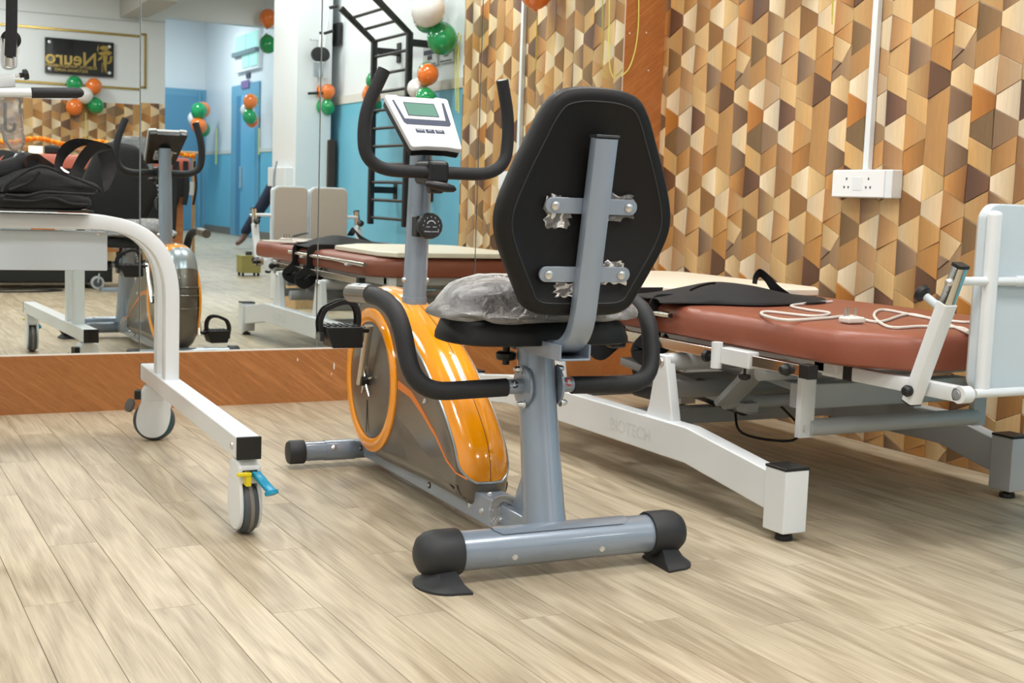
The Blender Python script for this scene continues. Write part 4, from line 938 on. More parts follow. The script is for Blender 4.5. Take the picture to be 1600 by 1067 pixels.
# diagonal lifting arms
for (a, c, w0) in (((2.20, 2.70, .37), (2.20, 2.86, .235), .075), ((2.60, 2.72, .37), (2.60, 2.90, .23), .07)):
    pl_ = flat('lifting_arm', a, c, w0, .018, GB, up=(0, 1, 0)); bolt('bolt', tp(a[0]-.01, c[1]-.005, c[2]+.012), (-1, 0, 0), .012, M['steel'], pl_, .006)
flat('lifting_arm', (2.30, 2.62, .30), (2.30, 3.3, .36), .05, .02, GB, up=(0, 1, 0))
bar('pivot_tube', (2.2, 2.865, .235), (2.60, 2.865, .235), .019)
flat('lower_arm', (2.26, 2.82, .225), (2.26, 3.46, .275), .05, .025, GB, up=(0, 1, 0))
flat('lower_arm', (2.56, 2.82, .225), (2.56, 3.46, .275), .05, .025, GB, up=(0, 1, 0))
# electric actuator
act = cyl('actuator', tp(2.42, 3.05, .19), tp(2.42, 3.62, .225), .034, M['dgun'], tt); box('actuator_motor', 2.40-TO[0], 2.50-TO[0], 3.5-TO[1], 3.64-TO[1], .13, .26, M['dgun'], tt, bev=.01)
prism('actuator_bracket', [(2.98-TO[1], .17), (3.07-TO[1], .17), (3.07-TO[1], .23), (3.02-TO[1], .25)], 'x', 2.39-TO[0], 2.45-TO[0], GB, tt, bev=.004)
tube('actuator_cable', cr([tp(2.42, 3.1, .17), tp(2.36, 2.98, .12), tp(2.45, 2.88, .11), tp(2.55, 2.95, .13), tp(2.6, 3.1, .17)], 6), .004, M['black'], tt, n=8)
# top frame
FZ = .405
for x in (2.14, 2.70): box('top_rail', x-TO[0], x+.035-TO[0], 2.36-TO[1], 3.95-TO[1], FZ-.022, FZ+.016, W if x < 2.5 else GB, tt, bev=.003)
for y in (2.40, 3.1, 3.88): box('top_cross_bar', 2.14-TO[0], 2.735-TO[0], y-TO[1], y+.04-TO[1], FZ-.02, FZ+.014, GB, tt, bev=.003)
# chrome accessory rails
for (x, ya, yb) in ((2.036, 2.355, 3.86), (2.815, 2.355, 3.86)):
    cr_ = box('chrome_rail', x-.012-TO[0], x+.012-TO[0], ya-TO[1], yb-TO[1], .385, .413, M['chrome'], tt, bev=.002)
    for y in (ya-.035, yb): box('rail_cap', x-.0145-TO[0], x+.0145-TO[0], y-TO[1], y+.036-TO[1], .382, .416, M['black'], cr_, bev=.002)
    for y in (2.47, 3.2, 3.75): box('rail_mount', min(x, 2.42+(x-2.42)*.85)-TO[0], max(x, 2.42+(x-2.42)*.85)-TO[0], y-TO[1], y+.03-TO[1], .388, .408, W, tt, bev=.002)
P = U(1262, 580, x=2.06)
bolt('rail_knob', tp(2.024, 2.40, .396), (-1, 0, 0), .013, M['black'], tt, .02)
cyc = cyl('clamp_tube', tp(2.014, 2.665, .365), tp(2.014, 2.665, .432), .0145, W, tt, n=20)
box('clamp_arm', 2.017-TO[0], 2.052-TO[0], 2.54-TO[1], 2.66-TO[1], .378, .42, W, cyc, bev=.003)
lathe('clamp_knob', [(.005, -.012), (.005, 0), (.015, .002), (.0165, .012), (.012, .018)], M['black'], cyc, tp(2.012, 2.695, .392), (-.2, .9, 0), 10)
lathe('clamp_knob', [(.004, -.014), (.004, 0), (.016, .002), (.016, .010), (.010, .015)], M['black'], cyc, tp(2.032, 2.57, .362), (0, 0, -1), 10)
# mattress
def mattress(name, ol_, z0, z1, m, par, r=.03):
    lv_ = []
    for i in range(5): a = math.pi/2*i/4; lv_.append((z0+r*.5*(1-math.sin(a)), r*.5*(1-math.cos(a)) if False else r*.5*(1-math.sin(a))))
    h_ = z1-z0; L_ = [(z0, .012), (z0+.006, .003), (z0+.02, 0), (z1-.035, 0), (z1-.016, .005), (z1-.006, .015), (z1-.001, .032), (z1+.001, .07)]
    n = len(ol_); vs = []
    for z, i in L_: vs += [(a, b_2, z) for a, b_2 in inset(ol_, i)]
    fs = [tuple(range(n))]+[(l*n+i, l*n+(i+1) % n, (l+1)*n+(i+1) % n, (l+1)*n+i) for l in range(len(L_)-1) for i in range(n)]+[tuple((len(L_)-1)*n+i for i in range(n))]
    return mk(name, vs, fs, m, par, smooth=True)
X0, X1, Y0, Y1 = 2.05, 2.80, 2.115, 3.98
ml = [(X0+.13, Y0), (X1-.13, Y0), (X1, Y0+.15), (X1, Y1-.09), (X1-.09, Y1), (X0+.09, Y1), (X0, Y1-.09), (X0, Y0+.15)]
P_ = [Vector((a, c, 0)) for a, c in ml]; out = []
for i in range(len(P_)):
    a, b_2, c = P_[i-1], P_[i], P_[(i+1) % len(P_)]; A = b_2+(a-b_2).normalized()*.05; C = b_2+(c-b_2).normalized()*.05
    for j in range(5): t_ = j/4; out.append(A*(1-t_)**2+b_2*2*t_*(1-t_)+C*t_*t_)
mattress('mattress', [(p.x-TO[0], p.y-TO[1]) for p in out], .421, .506, M['vinyl'], tt)
box('mattress_base', 2.16-TO[0], 2.71-TO[0], 2.30-TO[1], 3.93-TO[1], .409, .4215, GB, tt)
# foot arms, posts, boards
ay = [(2.40, .396), (2.06, .396), (1.965, .398)]
for s_, (xa, xp) in enumerate(((2.165, 2.125), (2.68, 2.72))):
    a1 = tp(xa, 2.42, .392); a2 = tp(xa, 1.99, .392)
    v, f = sweepd([Vector(a1), Vector(a2)], rsec(.03, .034, .004)); fa = mk('foot_arm', v, f, W, tt, smooth=True)
    e0 = -.018; cyl('arm_end', tp(xa-.015, 1.985, .392), tp(xa+.015, 1.985, .392), .019, W, fa, n=24)
    bolt('pivot_pin', tp(xa-.0155, 1.99, .392), (-1, 0, 0), .010, M['silver'], fa, .002)
    box('arm_sleeve', xa-.0165-TO[0], xa+.0165-TO[0], 2.315-TO[1], 2.345-TO[1], .3745, .4105, M['black'], fa, bev=.001)
    p0 = Vector(tp(xp, 2.094, .362)); p1 = Vector(tp(xp, 2.012, .588)); d = (p1-p0).normalized(); p2 = p0+d*.325
    po = mk('foot_post', *sweepd([p0, p1], rsec(.036, .030, .004), up=(0, 1, 0)), W, tt, smooth=True)
    mk('post_slide', *sweepd([p1-d*.02, p2], rsec(.029, .024, .003), up=(0, 1, 0)), M['chrome'], po, smooth=True)
    mk('post_cap', *sweepd([p2, p2+d*.007], rsec(.031, .026, .003), up=(0, 1, 0)), M['black'], po, smooth=True)
    mk('post_cap', *sweepd([p0-d*.003, p0], rsec(.036, .030, .003), up=(0, 1, 0)), M['black'], po, smooth=True)
    lathe('post_knob', [(.005, 0), (.012, .003), (.0135, .012), (.009, .020), (.003, .022)], M['black'], po, p0+d*.028+Vector((-.015 if s_ == 0 else .015, 0, 0)), (-1 if s_ == 0 else 1, 0, 0), 16)
    kb = p1-d*.012+Vector((0, .014, 0)); kd = Vector((-.15, .85, .5)).normalized()
    pl_ = cyl('plunger', kb, kb+kd*.045, .009, M['bwhite'], po, n=12)
    lathe('plunger_knob', [(.008, 0), (.012, .004), (.019, .008), (.020, .018), (.012, .024)], M['black'], po, kb+kd*.042, kd, 16)
    bolt('bolt', p2-d*.035+Vector((-.0125, 0, 0)), (-1, 0, 0), .008, M['steel'], po, .012)
    for k_ in (0, 1): lathe('slide_hole', [(.004, 0), (.004, .0015)], M['dgun'], po, p2-d*(.045+.035*k_)+Vector((0, .0125, .0)), (0, 1, .3), 10)
RODZ = .637; RODY = 2.048
bxs = [(2.222, 2.428), (2.440, 2.648)]
for i, (xa, xb) in enumerate(bxs):
    ob = [(p[0]-TO[0], p[1]) for p in rrect(xa, xb, .385, .805, .035, 6)]
    bd = prism('foot_board', ob, 'y', 2.01-TO[1], 2.034-TO[1], M['bwhite'], tt, bev=.005, seg=3)
    prism('board_pad', [(p[0]-TO[0], p[1]) for p in rrect(xa+.006, xb-.006, .392, .798, .032, 6)], 'y', 2.034-TO[1], 2.042-TO[1], M['beige'], bd, bev=.003)
    box('board_flange', xa-.004-TO[0], xa+.030-TO[0], 1.985-TO[1], 2.011-TO[1], .382, .79, W, bd, bev=.012, seg=3)
    cyl('rod_clip', tp(xa+.09, 2.0, RODZ), tp(xa+.15, 2.0, RODZ), .012, W, bd)
    cyl('hinge_pin', tp(xa-.02, 1.99, .392), tp(xb+.005, 1.99, .392), .010, W, bd)
cyl('board_rod', tp(2.13, 1.998, RODZ), tp(2.72, 1.998, RODZ), .0095, W, tt)
# white electric cord and plug on the mattress
cz = .511
def cordpts(pts, z=cz): return [U(a, c, z=z) for a, c in pts]
co = tag(tube('power_cord', cr(cordpts([(1300, 471), (1262, 474), (1236, 478), (1262, 484), (1296, 489), (1270, 494), (1200, 487), (1192, 492), (1230, 500), (1290, 497), (1330, 494), (1372, 503), (1420, 491), (1470, 503), (1512, 519), (1500, 512), (1440, 510), (1390, 511), (1366, 494), (1380, 484), (1440, 495), (1500, 503), (1530, 502)]), 8), .0038, M['cord'], None, n=8), 'white electric cord looped loosely on the rust brown mattress', 'cord')
P = U(1331, 503, z=cz); pg = tag(box('cord_plug', P.x-.028, P.x+.028, P.y-.02, P.y+.02, .508, .524, M['cord'], None, bev=.006), 'white three pin plug lying on the mattress among the cord loops', 'plug')
for (dx, dy) in ((-.014, .01), (0, .014), (.016, .008)): cyl('pin', (P.x+dx, P.y+dy, .522), (P.x+dx, P.y+dy, .545), .0035, M['chrome'], pg, n=10)
# cream board lying on the head of the mattress
cb = tag(prism('cream_board', [(2.10, 3.36), (2.30, 3.12), (2.74, 3.12), (2.80, 3.2), (2.80, 3.93), (2.74, 3.99), (2.16, 3.99), (2.10, 3.9)], 'z', .509, .532, M['cream'], None, bev=.006), 'cream padded board lying flat across the head of the tilt table', 'board')
ctb = tag(cyl('chrome_tube', (2.036, 2.91, .476), (2.036, 3.92, .473), .0095, M['chrome'], None, n=18), 'loose thin chrome tube lying along the mattress edge of the tilt table', 'tube')
lathe('tube_bore', [(.0068, 0), (.0068, .0008)], M['black'], ctb, (2.036, 2.9095, .476), (0, -1, 0), 14)
for y in (3.1, 3.7): box('tube_bracket', 2.024, 2.05, y, y+.03, .458, .467, W, ctb, bev=.002)
# table strap hanging over the edge
v, f = sweepd(rounded([tp(2.3, 3.0, .508), tp(2.043, 3.0, .506), tp(2.043, 3.0, .42), tp(1.985, 3.0, .37), tp(2.03, 3.0, .34), tp(2.10, 3.0, .40)], .02, 4), rsec(.045, .004, .001, 1), up=(0, 1, 0)); mk('table_strap', v, f, M['fabric'], tt, smooth=True)
v, f = sweepd(rounded([tp(2.3, 3.22, .508), tp(2.043, 3.22, .506), tp(2.043, 3.22, .42), tp(1.975, 3.22, .36), tp(2.01, 3.22, .33), tp(2.10, 3.22, .40)], .02, 4), rsec(.045, .004, .001, 1), up=(0, 1, 0)); mk('table_strap', v, f, M['fabric'], tt, smooth=True)
# black support vest on the mattress
vest = empty('support_vest', (2.5, 3.0, .508), 'black and navy support vest with standing webbing strap on the tilt table', 'vest')
def vb(px, py, y): return U(px, py, y=y)-Vector(vest.location)
def sheet(name, front, y0, y1, m, seed, amp=.006, par=vest, org=None):
    """lumpy cloth pile: silhouette (px, top py, bottom py) at mid depth"""
    rr = random.Random(seed); o = Vector(org) if org else Vector(vest.location); vs, fs = [], []; n = len(front); K = 7
    dep = y1-y0
    for (px, pt, pb) in front:
        Fp = U(px, pb, z=.511); Tp = U(px, pt, y=Fp.y+.09); h_ = max(Tp.z-.509, .006)
        for k in range(K):
            t_ = k/(K-1); yy = Fp.y+dep*t_; prof_ = [0, .72, 1.0, .92, .7, .4, 0][k]
            vs.append((Fp.x+(Tp.x-Fp.x)*min(1, t_*3)-o.x+rr.uniform(-amp, amp), yy-o.y+rr.uniform(-amp, amp), max(.002, h_*prof_+rr.uniform(-amp, amp)*.6)))
    for i in range(n-1):
        for k in range(K-1): fs.append((i*K+k, (i+1)*K+k, (i+1)*K+k+1, i*K+k+1))
    s0 = mk(name, vs, fs, m, par, smooth='all', sub=2); sd = s0.modifiers.new('t', 'SOLIDIFY'); sd.thickness = .003; return s0
sheet('vest_body', [(1030, 470, 475), (1050, 462, 474), (1075, 455, 474), (1100, 448, 475), (1115, 441, 475), (1135, 440, 476), (1160, 443, 477), (1190, 448, 478), (1215, 456, 477), (1240, 459, 476), (1265, 462, 474), (1292, 470, 473)], 0, .30, M['fabric'], 5)
sheet('vest_lining', [(1040, 469, 472), (1060, 465, 472), (1090, 465, 474), (1120, 467, 475), (1150, 470, 476), (1180, 473, 477)], 0, .12, M['navy'], 8, .002)
ribbon2('webbing_strap', [(1176, 443), (1178, 430), (1187, 420), (1200, 428), (1216, 445), (1236, 460)], [(1183, 444), (1184, 437), (1188, 433), (1196, 440), (1206, 455), (1222, 468)], M['fabric'], vest, 2.92, dy=.01, org=vest.location)
ribbon2('webbing_strap', [(1078, 452), (1092, 446), (1108, 442), (1118, 441)], [(1079, 455), (1093, 449), (1108, 445), (1118, 444)], M['fabric'], vest, 2.86, dy=.004, org=vest.location)

# ================================================================== SOCKET AND CONDUIT
so = tag(empty('wall_socket', (XR, 3.32, .84), '', ''), 'white double socket box with switch on the wood patterned wall', 'wall socket')
ya, yb = U(1304, 290, x=3.05).y, U(1399, 290, x=3.06).y; za, zb = U(1340, 309, x=3.045).z, U(1340, 265, x=3.045).z
box('back_box', -.052, -.005, yb+.0-3.32, ya-3.32, za-.84, zb-.84, M['white'], so, bev=.004)
fp = box('face_plate', -.058, -.050, yb+.03-3.32, ya-3.32, za+.002-.84, zb-.002-.84, mat('socket_white', (238, 240, 242), .25, coat=.4), so, bev=.003)
yc = (yb+.03+ya)/2
box('rocker', -.0595, -.057, yc-.022-3.32, yc+.022-3.32, (za+zb)/2-.022-.84, (za+zb)/2+.022-.84, M['white'], fp, bev=.002)
for s_ in (-1, 1):
    for (dy, dz_) in ((0, .016), (-.010, -.012), (.010, -.012)):
        box('pin_hole', -.0588, -.0575, yc+s_*.052+dy-.003-3.32, yc+s_*.052+dy+.003-3.32, (za+zb)/2+dz_-.004-.84, (za+zb)/2+dz_+.004-.84, M['slate'], fp)
py_ = U(1372, 0, x=3.08).y
tag(box('cable_conduit', XR-.026, XR-.005, py_-.0125, py_+.0125, zb+.001, CEIL, M['white'], None, bev=.002), 'white vertical cable trunking running up from the wall socket', 'trunking')

# ================================================================== BALLOONS AND RIBBONS
def balloon(x, y, z, r0, m, lab, grp, tilt=(0, 0, 1)):
    o = empty('balloon', (x, y, z), lab, 'balloon', grp)
    prof = [(.0, 1.02), (.35, .96), (.65, .78), (.88, .48), (.98, .12), (.97, -.2), (.86, -.55), (.62, -.88), (.34, -1.1), (.1, -1.2), (.06, -1.24), (.12, -1.3), (.02, -1.3)]
    lathe('skin', [(a*r0+.0002, h_*r0) for a, h_ in prof], m, o, (0, 0, 0), tilt, 22)
    return o
def cluster(cx0, cy0, cz0, r0, wall_dir, where, grp, spec):
    for (du, dz_, dn, c, lab) in spec:
        # du: along the wall, dn: off the wall
        du *= 1.1; dz_ *= 1.1
        if wall_dir == 'x': p = (cx0-dn*r0*1.2, cy0+du*r0, cz0+dz_*r0); tl = (.3*dn, du, dz_+.2)
        else: p = (cx0+du*r0, cy0+dn*r0, cz0+dz_*r0); tl = (du, .3*dn, dz_+.2)
        balloon(*p, r0*(.96 if dn > .5 else .90), M[c], lab+' '+where, grp, tl)
std = [(-.05, 1.15, .75, 'green', 'green balloon at the top left of the bunch'), (.9, .95, 1.1, 'orb', 'orange balloon at the top right of the bunch'), (-.95, -.1, 1.2, 'whb', 'white balloon at the left of the bunch'), (.8, -1.0, 1.15, 'green', 'green balloon at the lower right of the bunch'), (-.3, -1.25, .6, 'orb', 'orange balloon at the lower left of the bunch')]
pA = V(706, 134, x=3.0); cluster(3.02, pA.y-.17, pA.z, .062, 'x', 'by the grey wall sockets', 'balloons on the blue wall by the sockets', std)
pB = V(606, 142, x=3.03); cluster(3.04, pB.y, pB.z, .060, 'x', 'behind the black wall ladder', 'balloons behind the wall ladder', [(.1, .9, .9, 'green', 'green balloon at the top of the bunch'), (-.15, -.5, 1.1, 'orb', 'orange balloon in the middle of the bunch'), (-.6, -1.35, .8, 'green', 'green balloon at the bottom of the bunch')])
pC = V(527, 155, x=3.04); cluster(3.055, pC.y, pC.z, .052, 'x', 'at the edge of the white pillar', 'balloons beside the white pillar', [(0, .9, .8, 'orb', 'orange balloon half hidden'), (.0, -1.0, .8, 'green', 'green balloon half hidden')])
pD = V(335, 188, x=5.9); cluster(5.78, pD.y, pD.z, .145, 'x', 'in the corridor corner', 'balloons in the corridor corner', [(-.7, 1.1, .3, 'orb', 'orange balloon at the upper left'), (.3, .9, .9, 'green', 'green balloon at the top right'), (-1.1, .1, .9, 'whb', 'white balloon at the left'), (.3, -.7, .9, 'orb', 'orange balloon at the lower right'), (-.7, -1.0, .3, 'green', 'green balloon at the lower left')])
pE = V(408, 172, x=5.9); cluster(5.84, pE.y, pE.z, .115, 'x', 'hanging at the blue corridor door', 'balloons at the blue corridor door', [(-.6, 1.1, .4, 'green', 'green balloon at the top'), (.4, .95, .9, 'orb', 'orange balloon at the top right'), (-1.2, -.05, .8, 'whb', 'white balloon at the left'), (.3, -.9, .9, 'green', 'green balloon at the lower right'), (-.6, -1.3, .4, 'orb', 'orange balloon at the lower left')])
pF = V(418, 50, y=-4.85); cluster(pF.x, -4.95, pF.z, .10, 'y', 'hanging from the white lintel', 'balloons on the lintel', [(.1, 1.4, .8, 'orb', 'orange balloon'), (.1, -1.2, .8, 'green', 'green balloon')])
pG = V(133, 148, y=-4.85); cluster(pG.x, -4.98, pG.z, .088, 'y', 'below the black name board', 'balloons below the name board', [(-.95, 1.3, .7, 'green', 'green balloon at the upper left'), (1.0, 1.2, .8, 'orb', 'orange balloon at the upper right'), (0, .2, 1.3, 'whb', 'white balloon in the middle'), (1.15, -.8, .9, 'green', 'green balloon at the lower right'), (-1.0, -1.1, .8, 'orb', 'orange balloon at the lower left')])
pH = V(735, 22, x=3.0); cluster(3.0, pH.y-.27, pH.z, .095, 'x', 'above the end of the patterned wall', 'balloons above the end of the patterned wall', [(-.75, .1, .5, 'green', 'large green balloon at the left'), (.55, .35, 1.0, 'whb', 'large white balloon at the front'), (.15, -1.05, .1, 'green', 'green balloon low down at the back'), (-1.0, 1.3, .3, 'whb', 'white balloon at the top left')])
pI = V(857, -10, x=3.0); balloon(2.99, pI.y, pI.z+.03, .09, M['orb'], 'orange balloon high on the patterned wall above the socket', 'balloons above the end of the patterned wall')
def lace(name, pts, lab, w0=.005):
    v, f = sweepd(cr(pts, 8), rsec(.0008, w0, .0003, 1), up=(1, 0, 0)); o = mk(name, v, f, M['ribbon'], None, smooth=True); return tag(o, lab, 'ribbon')
yr = 4.535
lace('ribbon', [U(952, -40, y=yr), U(952, 20, y=yr), U(951, 70, y=yr), U(953, 105, y=yr), U(958, 121, y=yr)], 'lime ribbon hanging straight in front of the mirror edge')
lace('ribbon', [U(998, -40, y=yr), U(998, 10, y=yr), U(997, 45, y=yr), U(992, 80, y=yr), U(983, 106, y=yr), U(971, 119, y=yr)], 'lime ribbon curving down over the brown wooden strip')
P = U(1300, 38, x=3.055); lace('ribbon', [P, P+Vector((0, .003, .06)), P+Vector((0, .002, .2)), Vector((P.x, P.y, 1.66))], 'lime ribbon end hanging on the patterned wall left of the trunking', .007)
for k, (a, c) in enumerate(((748, 170), (752, 174))):
    P = V(a, c, x=3.06); P.y -= .21; lace('ribbon', [P, P+Vector((0, -.02, .15)), P+Vector((0, -.03, .32)), P+Vector((0, .0, .42))], ('first', 'second')[k]+' lime ribbon tail below the large balloons at the end of the patterned wall', .008)
P = V(405, 200, x=5.8); lace('ribbon', [P, P+Vector((0, 0, -.4))], 'pale ribbon below the balloons at the blue corridor door', .02)
P = V(338, 200, x=5.8); lace('ribbon', [P, P+Vector((0, 0, -.6))], 'pale ribbon below the balloons in the corridor corner', .02)
P = V(134, 172, y=-4.9); lace('ribbon', [P, P+Vector((0, 0, -.3))], 'thin ribbon below the balloons under the name board', .008)

# ================================================================== NAME BOARD (read in the mirror)
A, C = V(178, 118, y=YS+.03), V(70, 54, y=YS+.03)
nb = empty('name_board', ((A.x+C.x)/2, YS, (A.z+C.z)/2), 'glossy black clinic name board with gold lettering on the white wall', 'sign')
bw, bh = abs(C.x-A.x), abs(C.z-A.z)
box('board', -bw/2, bw/2, .02, .03, -bh/2, bh/2, M['signb'], nb, bev=.002)
for a in (-1, 1):
    for c in (-1, 1): bolt('stand_off', (a*(bw/2-.045), .03, c*(bh/2-.045)), (0, 1, 0), .013, M['steel'], nb, .008); cyl('spacer', (a*(bw/2-.045), 0, c*(bh/2-.045)), (a*(bw/2-.045), .02, c*(bh/2-.045)), .008, M['steel'], nb)
bmx = lambda x, z: basis((x, .0305, z), (-1, 0, 0), (0, 0, 1))
text('letters', 'Neuro', .19, M['gold'], nb, bmx(-.085, -.02), .002, True, 1.0)
text('letters', 'ROBOTIC PHYSIOTHERAPY', .042, M['gold'], nb, bmx(-.085, -.10), .001, True, 1.0)
text('letters', 'RESTORING HOPES', .038, M['gold'], nb, bmx(-.085, -.14), .001, True, 1.0)
def gp_(pts): mk('emblem', *prismd([(bw/2-.015-x, z-.01) for x, z in pts], 'y', .03, .033), M['gold'], nb)
gp_([(.02, .135), (.06, .15), (.10, .15), (.135, .125), (.11, .105), (.06, .10)]); gp_([(.0, .085), (.04, .105), (.10, .09), (.15, .07), (.12, .05), (.05, .05), (.02, .065)])
gp_([(.05, .06), (.10, .05), (.09, -.05), (.075, -.11), (.06, -.14), (.062, -.08), (.055, -.02)]); gp_([(.0, .05), (.025, .05), (.03, .0), (.06, -.03), (.03, -.035), (.005, -.005)]); gp_([(.10, .05), (.14, .02), (.15, -.01), (.11, .01)]); gp_([(.14, .16), (.155, .12), (.15, .07), (.14, .11)])
for i in range(5): gp_([(.095, -.03-i*.02), (.112, -.032-i*.02), (.108, -.042-i*.02), (.093, -.04-i*.02)])

# ================================================================== WALL LADDER
wl = empty('wall_ladder', (2.93, 2.2, 1.0), 'black steel wall ladder with rungs and a forward sloping top on the blue wall', 'wall bars')
def wp_(x, y, z): return Vector((x-2.93, y-2.2, z-1.0))
ly = (V(590, 200, x=2.93).y, V(645, 200, x=2.93).y); zb_ = V(590, 350, x=2.93).z; zj = V(592, 66, x=2.93).z; rs_ = (zj-zb_-.12)/9.1
tx = V(543, 15, y=ly[0]); topv = Vector((tx.x-2.93, 0, tx.z-zj))
for y in ly: rtube('upright', [wp_(2.93, y, zb_), wp_(2.93, y, zj), wp_(2.93, y, zj)+topv*1.05], .032, .04, M['black'], wl, up=(0, 1, 0))
for i in range(10): cyl('rung', wp_(2.93, ly[0], zj-.09-i*rs_), wp_(2.93, ly[1], zj-.09-i*rs_), .0095, M['black'], wl, n=12)
for i in range(3):
    t_ = .02+i*.36; cyl('rung', wp_(2.93, ly[0], zj)+topv*t_, wp_(2.93, ly[1], zj)+topv*t_, .0095, M['black'], wl, n=12)
for y in ly:
    for z in (zj-.05, zb_+.21):
        br = box('wall_bracket', 0, .165, y-.013-2.2, y+.013-2.2, z-.02-1, z+.02-1, M['black'], wl, bev=.002)
        box('bracket_plate', .156, .165, y-.028-2.2, y+.028-2.2, z-.06-1, z+.06-1, M['black'], br, bev=.002)
# grey socket plates
for k, (a, c) in enumerate(((672, 697), (698, 722))):
    P0, P1 = V(a, 90, x=3.09), V(c-1, 80, x=3.09); z0, z1 = V((a+c)/2, 103-k*5, x=3.09).z, V((a+c)/2, 70-k*5, x=3.09).z
    y0, y1 = sorted((P0.y, P1.y))
    sk = tag(box('socket_panel', XR-.02, XR, y0+.004, y1-.004, z0, z1, mat('panel_grey', (186, 190, 188), .4), None, bev=.003), ('left', 'right')[k]+' of two grey socket panels on the white wall beside the wall ladder', 'socket panel')
    box('slot', XR-.022, XR-.019, y0+.02, y1-.03, z1-.055, z1-.03, M['slate'], sk); box('slot', XR-.022, XR-.019, (y0+y1)/2-.03, (y0+y1)/2+.03, z0+.035, z0+.06, M['dgun'], sk); box('vent_line', XR-.022, XR-.019, y0+.02, y1-.02, z0+.008, z0+.014, M['slate'], sk)

# ================================================================== PILLAR EQUIPMENT
pe = empty('finger_ladder', (2.97, .62, 1.62), 'small steel shoulder ladder with black handle screwed to the white pillar', 'exercise device')
def pz(px, py, dy=.02):
    P = V(px, py, y=.62+dy); return P-Vector((2.97, .62, 1.62))
cyl('rail', pz(494, 60), pz(493, 148), .009, M['steel'], pe, n=10); cyl('arm', pz(485, 62, .05), pz(500, 62, .02), .006, M['steel'], pe, n=10); cyl('arm', pz(482, 146, .05), pz(499, 145, .02), .010, M['black'], pe, n=10); box('slide', *[q for ab in zip(pz(494, 120, .005), pz(498, 88, .03)) for q in sorted(ab)], M['slate'], pe)
cyl('base_tube', pz(493, 145, 0.02), pz(493, 145, -.0), .008, M['steel'], pe, n=10)
ps = empty('shoulder_wheel', (3.02, .63, 1.7), 'steel shoulder exerciser with black disc and padded grip on the pillar', 'exercise device')
def py2(px, py, dy=.06):
    P = V(px, py, y=.63+dy); return P-Vector((3.02, .63, 1.7))
cyl('lever', py2(521, 12), py2(508, 118), .010, M['steel'], ps, n=12); lathe('disc', [(.02, -.015), (.048, -.012), (.048, .012), (.02, .015)], M['black'], ps, py2(511, 85), (0, 1, 0), 24)
cyl('grip', py2(522, 12), py2(535, 9, .12), .011, M['black'], ps); cyl('grip', py2(514, 52), py2(527, 48, .12), .010, M['black'], ps); cyl('stem', py2(509, 98), py2(507, 120), .022, M['silver'], ps, r2=.012); box('foot_plate', *[q for ab in zip(py2(503, 122, -.0), py2(512, 119, .05)) for q in sorted(ab)], M['steel'], ps)
cyl('wall_arm', py2(511, 85, .06), py2(511, 85, -.01), .012, M['dgun'], ps)
tag(box('black_bar', *[q for ab in zip(V(530, 72, x=3.09), V(536, 34, x=3.06)) for q in sorted(ab)], M['black'], None, bev=.004), 'short black vertical bar on the white wall behind the pillar', 'bar')
db = V(524, 225, x=3.0); tag(box('brown_post', 3.01, 3.07, .56, .64, 0, V(528, 217, x=3.0).z, M['brown'], None, bev=.01), 'dark brown padded post standing between the pillar and the blue wall', 'post')
P = V(426, 278, x=COLX); jb = tag(box('junction_box', COLX-.05, COLX+.0, min(.5, V(418, 278, x=COLX-.05).y), .56, V(426, 291, x=COLX).z, V(426, 262, x=COLX).z, M['white'], None, bev=.005), 'white junction box with a grey cable on the side of the pillar', 'junction box')
tube('cable', cr([(COLX-.045, .36, .98), (COLX-.06, .34, .85), (COLX-.05, .35, .6), (COLX-.055, .34, .3)], 6), .007, M['silver'], jb, n=8)

# ================================================================== EQUIPMENT SEEN ONLY IN THE MIRROR
# second couch behind the bike
xo0, xo1 = .25, V(300, 255, y=-1.0).x
KO = (1.6, -1.35, 0); kc_ = empty('treatment_couch', KO, 'rust cushioned treatment couch on an orange wood panel and black base', 'treatment couch')
def K(x, y, z): return (x-KO[0], y-KO[1], z)
def kb(name, x0, x1, y0, y1, z0, z1, m, bev=.004, par=None): return box(name, x0-KO[0], x1-KO[0], y0-KO[1], y1-KO[1], z0, z1, m, par or kc_, bev=bev)
mattress('mattress', [(x-KO[0], y-KO[1]) for x, y in rrect(xo0, xo1, -1.68, -1.0, .05, 5)], .895, 1.0, mat('couch_vinyl', (196, 104, 84), .4), kc_)
kb('under_frame', xo0+.05, xo1-.05, -1.66, -1.02, .72, .895, M['black'])
kb('wood_panel', xo0+.1, xo1-.05, -1.55, -1.06, .28, .72, M['owood']); kb('lower_panel', xo0+.1, xo1-.05, -1.57, -1.04, .19, .28, M['ply']); kb('black_base', xo0+.1, xo1-.6, -1.5, -1.0, .05, .19, M['black'])
for (x, y) in ((1.80, -.96), (.5, -.96), (1.80, -1.5), (.5, -1.5)):
    wc = lathe('caster_wheel', [(.02, -.016), (.046, -.016), (.05, -.01), (.05, .01), (.046, .016), (.02, .016)], M['greyb'], kc_, K(x, y, .05), (0, 1, 0), 24)
    lathe('tyre', [(.034, -.018), (.034, .018)], M['rubber'], wc, K(x, y, .05), (0, 1, 0), 20); v, f = sweepd([Vector(K(x, y+.02, .05)), Vector(K(x+.01, y+.02, .12))], rsec(.03, .008, .002)); mk('caster_fork', v, f, M['greyb'], wc)
kb('wood_plinth', .0, 1.9, -1.75, -1.62, 0, .06, M['ply'])
